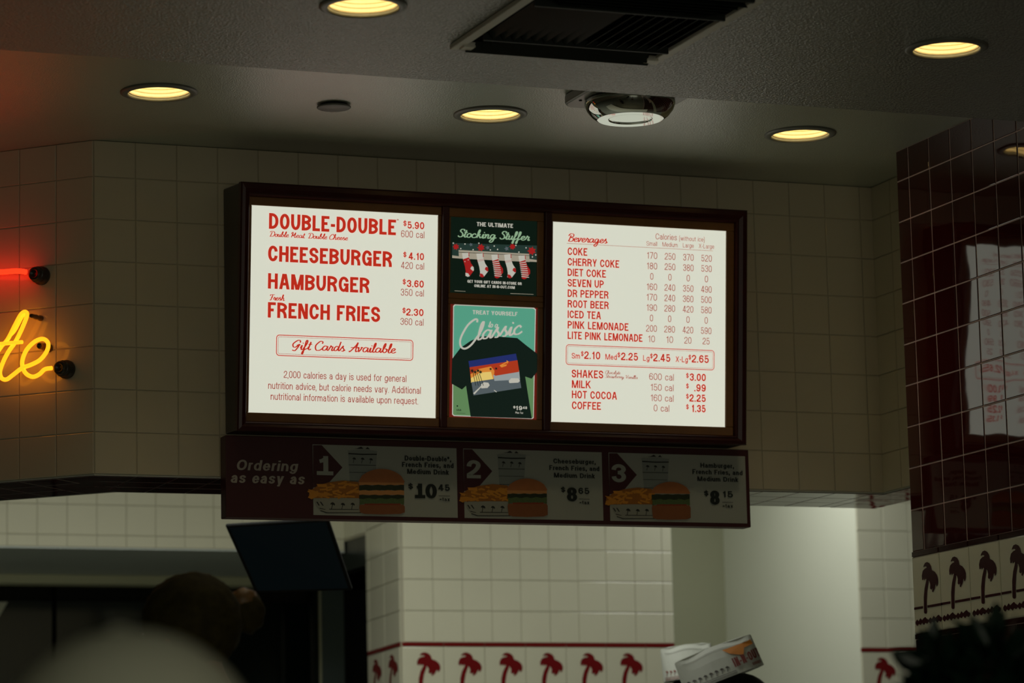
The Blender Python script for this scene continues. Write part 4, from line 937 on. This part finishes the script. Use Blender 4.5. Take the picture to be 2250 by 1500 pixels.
# ------------------------------------------------------------------ ceiling vent
vx0, vx1, vy1, vy0 = 2.545, 3.048, 6.765, 6.20
vt_ = thing('air_vent', ((vx0+vx1)/2, 6.48, H1), 'large dark square louvred air vent in the lower ceiling', 'air vent')
box('duct_backing', (vx0+.02, vy0+.02, H1-.004), (vx1-.02, vy1-.02, H1-.0005), 'ventk', vt_)
def rail(name, x0, y0, x1, y1, z0, z1, m, bev=.002): return box(name, (x0, y0, H1-z1), (x1, y1, H1-z0), m, vt_, bev)
rail('side_rail', vx0, vy0, vx0+.024, vy1, .0005, .012, 'ventrail'); rail('side_rail', vx1-.024, vy0, vx1, vy1, .0005, .012, 'ventrail')
rail('end_rail', vx0+.018, vy1-.012, vx1-.018, vy1, .0005, .012, 'vent'); rail('end_rail', vx0+.018, vy0, vx1-.018, vy0+.012, .0005, .012, 'vent')
def louvre(name, a, b, across, wd, h0, h1, ang):               # slanted blade from a to b
    a, b = Vector(a), Vector(b); ac = Vector(across); z = Vector((0,0,1))
    d = ac*math.cos(ang)*wd+z*math.sin(ang)*wd; n = (ac*-math.sin(ang)+z*math.cos(ang))*.0012
    v = [a, b, b+d, a+d]; v = v+[p+n for p in v]
    return recalc(mesh_obj(name, v, [(0,1,2,3),(4,5,6,7),(0,1,5,4),(1,2,6,5),(2,3,7,6),(3,0,4,7)], 'vent', vt_))
for k in range(5):
    y = vy1-.018-k*.022; louvre('blade', (vx0+.03+k*.012, y, H1-.020), (vx1-.03-k*.012, y, H1-.020), (0, -1, 0), .024, 0, 0, .75)
for k in range(5):
    y = vy0+.018+k*.022; louvre('blade', (vx0+.03+k*.012, y, H1-.020), (vx1-.03-k*.012, y, H1-.020), (0, 1, 0), .024, 0, 0, .75)
for k in range(17):
    x = vx0+.05+k*.0245; louvre('blade', (x, vy0+.135, H1-.018), (x, vy1-.135, H1-.018), (1 if k > 8 else -1, 0, 0), .019, 0, 0, .9)
for yy in (vy0+.128, vy1-.136): rail('cross_bar', vx0+.03, yy, vx1-.03, yy+.008, .004, .021, 'vent', .001)
for (x, y) in ((vx0+.03, vy1-.03), (vx1-.03, vy1-.03)): rail('corner_clip', x-.014, y-.02, x+.014, y+.012, .002, .016, 'ventrail', .002)

# ------------------------------------------------------------------ order monitor behind the counter
c = [at_y(x, y, D) for x, y, D in ((494, 1154, 9.62), (722, 1140, 9.50), (775, 1297, 9.56), (561, 1303, 9.68))]
nm = (c[1]-c[0]).cross(c[3]-c[0]).normalized()
if nm.y > 0: nm = -nm
mo = thing('order_monitor', (c[2]+c[3])/2-nm*.03, 'black tilted order screen hanging below the left end of the ordering sign', 'monitor')
v = [p for p in c]+[p-nm*.02 for p in c]
o = recalc(mesh_obj('screen_case', v, [(0,1,2,3),(7,6,5,4),(0,4,5,1),(1,5,6,2),(2,6,7,3),(3,7,4,0)], 'bezelk', mo)); addbevel(o, .006, 3)
cc = (c[0]+c[1]+c[2]+c[3])/4; ci = [cc+(p-cc)*.93+nm*.0008 for p in c]
mesh_obj('display', ci, [(0,1,2,3)], 'screen', mo)
tube('mount_arm', [cc-nm*.034, cc-nm*.12+Vector((0, .05, .02)), Vector((cc.x+.02, cc.y+.2, H0-.02))], .012, 'bezelk', mo)

# ------------------------------------------------------------------ people
def skin_body(name, joints, edges, m, parent, root=0, sub=2):
    me = bpy.data.meshes.new(name); me.from_pydata([j[:3] for j in joints], edges, []); me.materials.append(M[m])
    o = bpy.data.objects.new(name, me); COL.objects.link(o); attach(o, parent)
    md = o.modifiers.new('skin', 'SKIN'); md.use_smooth_shade = True
    for i, j in enumerate(joints):
        sv = me.skin_vertices[0].data[i]; r = j[3]; sv.radius = r if isinstance(r, tuple) else (r, r); sv.use_root = (i == root)
    s = o.modifiers.new('sub', 'SUBSURF'); s.levels = sub; s.render_levels = sub
    dg = bpy.context.evaluated_depsgraph_get(); nme = bpy.data.meshes.new_from_object(o.evaluated_get(dg)); o.modifiers.clear(); o.data = nme
    if not nme.materials: nme.materials.append(M[m])
    for p in nme.polygons: p.use_smooth = True
    return o
def ellipsoid(name, c, U, Vv, N, rx, ry, rz, m, parent, n=28, fn=None, zmin=-1.0):
    v = []; f = []; rings = n//2
    for i in range(rings+1):
        ph = PI*i/rings; z = max(math.cos(ph), zmin)
        for k in range(n):
            th = 2*PI*k/n; s = math.sin(ph); x, y = s*math.cos(th), s*math.sin(th)
            kx = fn(x, y, z) if fn else 1
            v.append(c+U*(rx*x*kx)+Vv*(ry*y*kx)+N*(rz*z*kx))
    for i in range(rings):
        for k in range(n): f.append((i*n+k, i*n+(k+1) % n, (i+1)*n+(k+1) % n, (i+1)*n+k))
    o = mesh_obj(name, v, f, m, parent, True); return recalc(o)
def person(label, head, face, tilt=0, seat=False, top='coat', group=None, legs='trousers'):
    """head = centre of the skull; face = unit facing direction (horizontal)"""
    Fd = Vector(face).normalized(); L = Vector((0,0,1)).cross(Fd); zt = Vector((0,0,1))
    hN = (zt*math.cos(tilt)+Fd*math.sin(tilt)).normalized(); hF = L.cross(hN)*-1
    hF = (Fd-hN*Fd.dot(hN)).normalized()
    H = Vector(head); neck = H-hN*.12-hF*.02; base = Vector((neck.x, neck.y, 0))-Fd*.03
    sh = neck.z-.07; th = sh-.50 if not seat else .47
    t = thing('person', (base.x, base.y, 0), label, 'person', group)
    def W(f, l, z): return base+Fd*f+L*l+zt*z
    J = []; E = []
    def add(p, r, prev=None):
        J.append((p.x, p.y, p.z, r)); i = len(J)-1
        if prev is not None: E.append((prev, i))
        return i
    pel = add(W(0, 0, th), (.15, .11)); w1 = add(W(.01, 0, th+(sh-th)*.4), (.135, .1), pel); ch = add(W(.0, 0, sh-.12), (.15, .11), w1); nb = add(W(0, 0, sh+.02), .06, ch)
    nk = add(neck+Vector((0,0,-.02)), .052, nb); j1 = add(H-hN*.05+hF*.015, (.062, .07), nk); j2 = add(H+hN*.02, (.072, .088), j1); j3 = add(H+hN*.075, (.05, .06), j2)
    TJ = []; 
    for s in (-1, 1):
        a = add(W(0, s*.17, sh-.03), .055, ch); el = add(W(.02, s*.22, sh-.32), .042, a); wr = add(W(.14, s*.18, sh-.50) if seat else W(.12, s*.2, sh-.56), .028, el)
        pm = add(W(.19, s*.17, sh-.54) if seat else W(.16, s*.2, sh-.63), .03, wr)
        for q_ in range(4): 
            k0 = add(W(.20 if seat else .175, s*(.145+.018*q_), sh-.56-.10*(not seat)), .0095, pm); add(W(.235 if seat else .18, s*(.145+.018*q_), sh-.60-.10*(not seat)), .008, k0)
        th0 = add(W(.20 if seat else .19, s*.12, sh-.53-.08*(not seat)), .010, pm); add(W(.23 if seat else .2, s*.11, sh-.55-.09*(not seat)), .009, th0)
    for s in (-1, 1):
        hp = add(W(0, s*.09, th-.04), .085, pel)
        kn = add(W(.42, s*.1, th+.0) if seat else W(.02, s*.095, .47), .06, hp); an = add(W(.40, s*.1, .09) if seat else W(0, s*.095, .09), .038, kn); add(W(.52 if seat else .13, s*.11, .03), .03, an)
    body = skin_body('body', J, E, 'skin', t)
    # jacket or shirt over the torso and arms
    J = []; E = []
    c0 = add(W(0, 0, th-.02), (.168, .13)); c1 = add(W(.01, 0, th+(sh-th)*.4), (.155, .12), c0); c2 = add(W(0, 0, sh-.12), (.17, .13), c1); c3 = add(W(0, 0, sh+.015), .075, c2)
    for s in (-1, 1):
        a = add(W(0, s*.175, sh-.03), .07, c2); el = add(W(.02, s*.225, sh-.32), .055, a); add(W(.12, s*.185, sh-.47) if seat else W(.11, s*.203, sh-.53), .042, el)
    skin_body('jacket' if top == 'coat' else 'uniform_shirt', J, E, top, t)
    J = []; E = []
    p0 = add(W(0, 0, th), (.16, .125))
    for s in (-1, 1):
        hp = add(W(0, s*.09, th-.05), .1, p0); kn = add(W(.42, s*.1, th) if seat else W(.02, s*.095, .47), .075, hp); add(W(.40, s*.1, .12) if seat else W(0, s*.095, .1), .055, kn)
    skin_body('trousers', J, E, legs, t)
    for s in (-1, 1):
        f0 = W(.40 if seat else 0, s*.1, 0)
        ellipsoid('shoe', f0+Fd*.06+zt*.035, Fd, L, zt, .14, .05, .045, 'bezelk', t, 16, zmin=-.78)
        ellipsoid('eye', H+hF*.088+L*(s*.031)+hN*.005, L, hF, hN, .012, .008, .008, 'eye', t, 10)
        ellipsoid('ear', H+L*(s*.078)-hF*.005-hN*.01, L, hF, hN, .012, .02, .032, 'skin', t, 12)
    ellipsoid('nose', H+hF*.102-hN*.022, L, hF, hN, .012, .018, .022, 'skin', t, 12)
    ellipsoid('mouth', H+hF*.088-hN*.055, L, hF, hN, .024, .008, .008, 'lip', t, 12)
    return t, H, hF, L, hN
RG = Vector(tuple(rgt)); FW = Vector((syw, cyw, 0))
# seated guest in a cream cap, close to the camera
tt, H, hF, L, hN = person('seated person in a pale cream cap, blurred, closest at the bottom left', at_d(264, 1712, 2.6), (FW*.75-RG*.66), tilt=.1, seat=True)
Lr = L
cp_ = ellipsoid('cap', H+hN*.012-hF*.01, hF, L, hN, .112, .098, .101, 'cap', tt, 40, zmin=-.12, fn=lambda x, y, z: 1+.02*math.cos(6*math.atan2(y, x))*max(0, .8-abs(z)))
ellipsoid('cap_button', H+hN*.112-hF*.01, hF, L, hN, .010, .010, .005, 'cap', tt, 12)
bv = []; bf = []
for i in range(13):
    a = -1.1+2.2*i/12
    for r, dz in ((.105, 0), (.19, -.012)):
        p = H+hF*(-.01+(.115 if r < .15 else .185)*math.cos(a)*(1 if r < .15 else 1))+L*(.1*math.sin(a))+hN*(.002+dz-.02*abs(math.sin(a))); bv.append(p)
for i in range(12): bf.append((2*i, 2*i+1, 2*i+3, 2*i+2))
br = mesh_obj('cap_visor', bv, bf, 'cap', tt, True); sd = br.modifiers.new('thick', 'SOLIDIFY'); sd.thickness = .004
ellipsoid('hair', H-hN*.02-hF*.012, hF, L, hN, .098, .088, .085, 'hairk', tt, 24)
sx, sy_ = LOC[tt.name].x, LOC[tt.name].y
stl = thing('stool', (sx, sy_, 0), 'round wooden stool under the seated person in the pale cap', 'stool')
lathe('seat', [(0, .33), (.17, .33), (.175, .335), (.175, .35), (.16, .36), (0, .36)], (sx, sy_, 0), 'wood', stl, 32)
for k in range(4):
    a = PI/4+k*PI/2; tube('leg', [(sx+.12*math.cos(a), sy_+.12*math.sin(a), .332), (sx+.17*math.cos(a), sy_+.17*math.sin(a), 0)], .014, 'wood', stl)
# woman with a bun
Hc = at_d(412, 1378, 6.5)
tt, H, hF, L, hN = person('person with brown hair in a bun and dark jacket, facing left', Hc, (-RG*.8+FW*.45), tilt=.22, top='coat')
rr = random.Random(5)
hr = ellipsoid('hair', H-hF*.012+hN*.006, hF, L, hN, .099, .094, .097, 'hair', tt, 44, fn=lambda x, y, z: 1+.018*math.sin(17*math.atan2(z, y)+5*x)+.012*math.sin(31*math.atan2(z, y)-8*x))
# keep the face free of hair
bm = bmesh.new(); bm.from_mesh(hr.data)
dl = [v_ for v_ in bm.verts if (v_.co-H).dot(hF) > .06 and (v_.co-H).dot(hN) < .055]
bmesh.ops.delete(bm, geom=dl, context='VERTS'); bm.to_mesh(hr.data); bm.free()
Bc = at_d(541, 1343, 6.58)
ellipsoid('hair_bun', Bc, hF, L, hN, .036, .038, .044, 'hair', tt, 28, fn=lambda x, y, z: 1+.05*math.sin(7*math.atan2(z, x)+4*y))
ellipsoid('bun_highlight_coil', Bc+hN*.020+FW*-.008, hF, L, hN, .028, .032, .026, 'hairl', tt, 24, fn=lambda x, y, z: 1+.06*math.sin(8*math.atan2(z, x)))  # highlight on the bun put into a lighter hair colour
lathe('hair_tie', [(.018, -.006), (.024, -.004), (.026, 0), (.024, .004), (.018, .006)], H+(Bc-H)*.78, 'bezelk', tt, 20, axis=(hN, L, (Bc-H).normalized()))

# workers with paper hats
def paper_hat(t, C, A, Bs, Nn, length, width, height, art_side, logo):
    """A = long axis, Bs = towards the viewer side, Nn = up"""
    n = 40; v = []; f = []
    def pt(ang, t_):
        wB = width/2*(1-t_)**.8*(1)+.004; lA = length/2*(1-.03*t_)
        ca, sa = math.cos(ang), math.sin(ang)
        return C+A*(lA*math.copysign(abs(ca)**.85, ca))+Bs*(wB*math.copysign(abs(sa)**.75, sa))+Nn*(height*t_*(1-.06*abs(ca)**4)+.004*math.sin(5*ang)*t_)
    tv = (0, .3, .6, .85, 1)
    for q_ in tv:
        for k in range(n): v.append(pt(2*PI*k/n, q_))
    for i in range(len(tv)-1):
        for k in range(n): f.append((i*n+k, i*n+(k+1) % n, (i+1)*n+(k+1) % n, (i+1)*n+k))
    f.append(tuple((len(tv)-1)*n+k for k in range(n)))
    o = recalc(mesh_obj('paper_hat', v, f, 'paper', t)); sd = o.modifiers.new('thick', 'SOLIDIFY'); sd.thickness = .0012
    def side(s, tt_):                                # s: -1..1 along the length on the viewer side, tt_ height
        ang = math.acos(max(-1, min(1, math.copysign(abs(s)**(1/.85), s))))
        p = pt(ang, tt_); return p+Bs*.0022
    Q = []
    for i in range(9):
        s = -.86+i*.14
        if logo and s > .22: break
        for P in small_palm(0, 0, 1): Q.append([side(s+a/26*.045, .27-b/60*.12) for a, b in P])
    for hgt in (.10, .055, .02):
        s0 = -.95
        while s0 < (.3 if logo else .9): Q.append([side(s0, hgt), side(s0+.05, hgt), side(s0+.05, hgt+.014), side(s0, hgt+.014)]); s0 += .05
    def flat(name, Q, m):
        vv = []; ff = []
        for P in Q: k = len(vv); vv += P; ff.append(tuple(range(k, k+len(P))))
        return mesh_obj(name, vv, ff, m, o)
    flat('hat_palms', Q, 'hatink' if logo else 'logor')
    if logo:
        arrow = [(.18,.80),(.40,.83),(.70,.86),(.93,.84),(.95,.70),(.70,.70),(.62,.50),(.50,.55),(.32,.64)]
        flat('arrow_logo', [[side(a, b)+Bs*.0015 for a, b in arrow]], 'logoy')
        Qt = sans('IN-N-OUT', .95, .30, .17, gap=.1); flat('lettering', [[side(.30+a*.74, .20+b*.95+a*.08)+Bs*.003 for a, b in P] for P in Qt], 'logor')
        Qt = sans('BURGER', .3, .10, .15, gap=.1); flat('lettering', [[side(.72+a*.74, .08+b*.9)+Bs*.003 for a, b in P] for P in Qt], 'logor')
    flat('fold_line', [[side(s_/20, .86), side((s_+1)/20, .86), side((s_+1)/20, .872), side(s_/20, .872)] for s_ in range(-17, 17)], 'plate')
    return o
def worker(label, hx, hy, dist, roll, length, height, logo, face, width=.16):
    Cb = at_d(hx, hy, dist)
    A = (RG*math.cos(roll)+Vector((0,0,1))*math.sin(roll)).normalized(); Bs = (-FW); Nn = A.cross(Bs)*1
    if Nn.z < 0: Nn = -Nn
    tt, H, hF, L, hN = person(label, Cb-Nn*.088, face, tilt=abs(roll)*.8, top='shirtw', group=None)
    ellipsoid('hair', H-hF*.014+hN*.0, hF, L, hN, .100, .084, .098, 'hairk', tt, 28, zmin=-.7)
    paper_hat(tt, Cb, A, Bs, Nn, length, width, height, 1, logo)
    return tt
worker('worker leaning left in paper hat with orange arrow logo', 1592, 1493, 9.75, .34, .245, .098, True, (-RG*.95+FW*.1))
worker('worker in paper hat with red palm band behind the leaning worker', 1516, 1492, 10.45, .10, .165, .105, False, (RG*.5-FW*.8), .15)

# ------------------------------------------------------------------ plant
pb = at_d(2165, 1540, 4.6)
pl_ = thing('potted_plant', (pb.x, pb.y, 0), 'dark green leafy plant, blurred, at the bottom right before the maroon wall', 'plant')
lathe('pot', [(0, 0), (.15, 0), (.19, .34), (.2, .34), (.2, .38), (.175, .38), (.17, .35), (0, .35)], (pb.x, pb.y, 0), 'pot', pl_, 32)
tube('stem', [(pb.x, pb.y, .3), (pb.x+.02, pb.y, .7), (pb.x-.01, pb.y+.01, 1.05), (pb.x, pb.y, pb.z+.05)], .014, 'stem', pl_)
lm = bpy.data.meshes.new('leaf')
lv = [(0,0,0),(.018,.02,.004),(.024,.045,.006),(.016,.072,.002),(0,.10,-.01),(-.016,.072,.002),(-.024,.045,.006),(-.018,.02,.004),(0,.02,-.003),(0,.045,-.004),(0,.072,-.006)]
lf = [(0,1,8),(8,1,2,9),(9,2,3,10),(10,3,4),(0,8,7),(8,9,6,7),(9,10,5,6),(10,4,5)]
lm.from_pydata(lv, [], lf); lm.materials.append(M['leaf']); lm.update()
rl = random.Random(11); tips = []
def leaf_at(p, d, s):
    o = bpy.data.objects.new('leaf', lm); COL.objects.link(o); attach(o, pl_)
    y = Vector(d).normalized(); x = y.cross(Vector((rl.uniform(-1,1), rl.uniform(-1,1), rl.uniform(-1,1)))).normalized(); z = x.cross(y)
    mm = Matrix((x, y, z)).transposed().to_4x4() @ Matrix.Diagonal((s, s, s, 1)); mm.translation = p; o.matrix_basis = mm
for (px, py, n, r) in ((2185, 1475, 70, .07), (2070, 1495, 70, .048), (2255, 1500, 50, .06), (2065, 1570, 50, .065), (2200, 1580, 40, .1)):
    c_ = at_d(px, py, 4.6)
    for k in range(n):
        d = Vector((rl.gauss(0, 1), rl.gauss(0, 1), rl.gauss(.25, 1))).normalized(); leaf_at(c_+d*r*rl.uniform(.1, .75), d+Vector((0, 0, .3)), rl.uniform(.4, .62))
for (px, py, dx, dz) in ((2186, 1400, .1, 1), (2170, 1420, -.5, 1), (2205, 1420, .5, 1), (2040, 1450, -.1, 1), (2040, 1446, -1, .2), (2040, 1462, -1, .5), (2062, 1450, .4, 1), (2235, 1425, .6, 1)):
    leaf_at(at_d(px, py, 4.55), RG*dx+Vector((0, 0, dz)), .5)
    leaf_at(at_d(px, py+20, 4.6), RG*(dx+.2)+Vector((0, 0, dz)), .5)
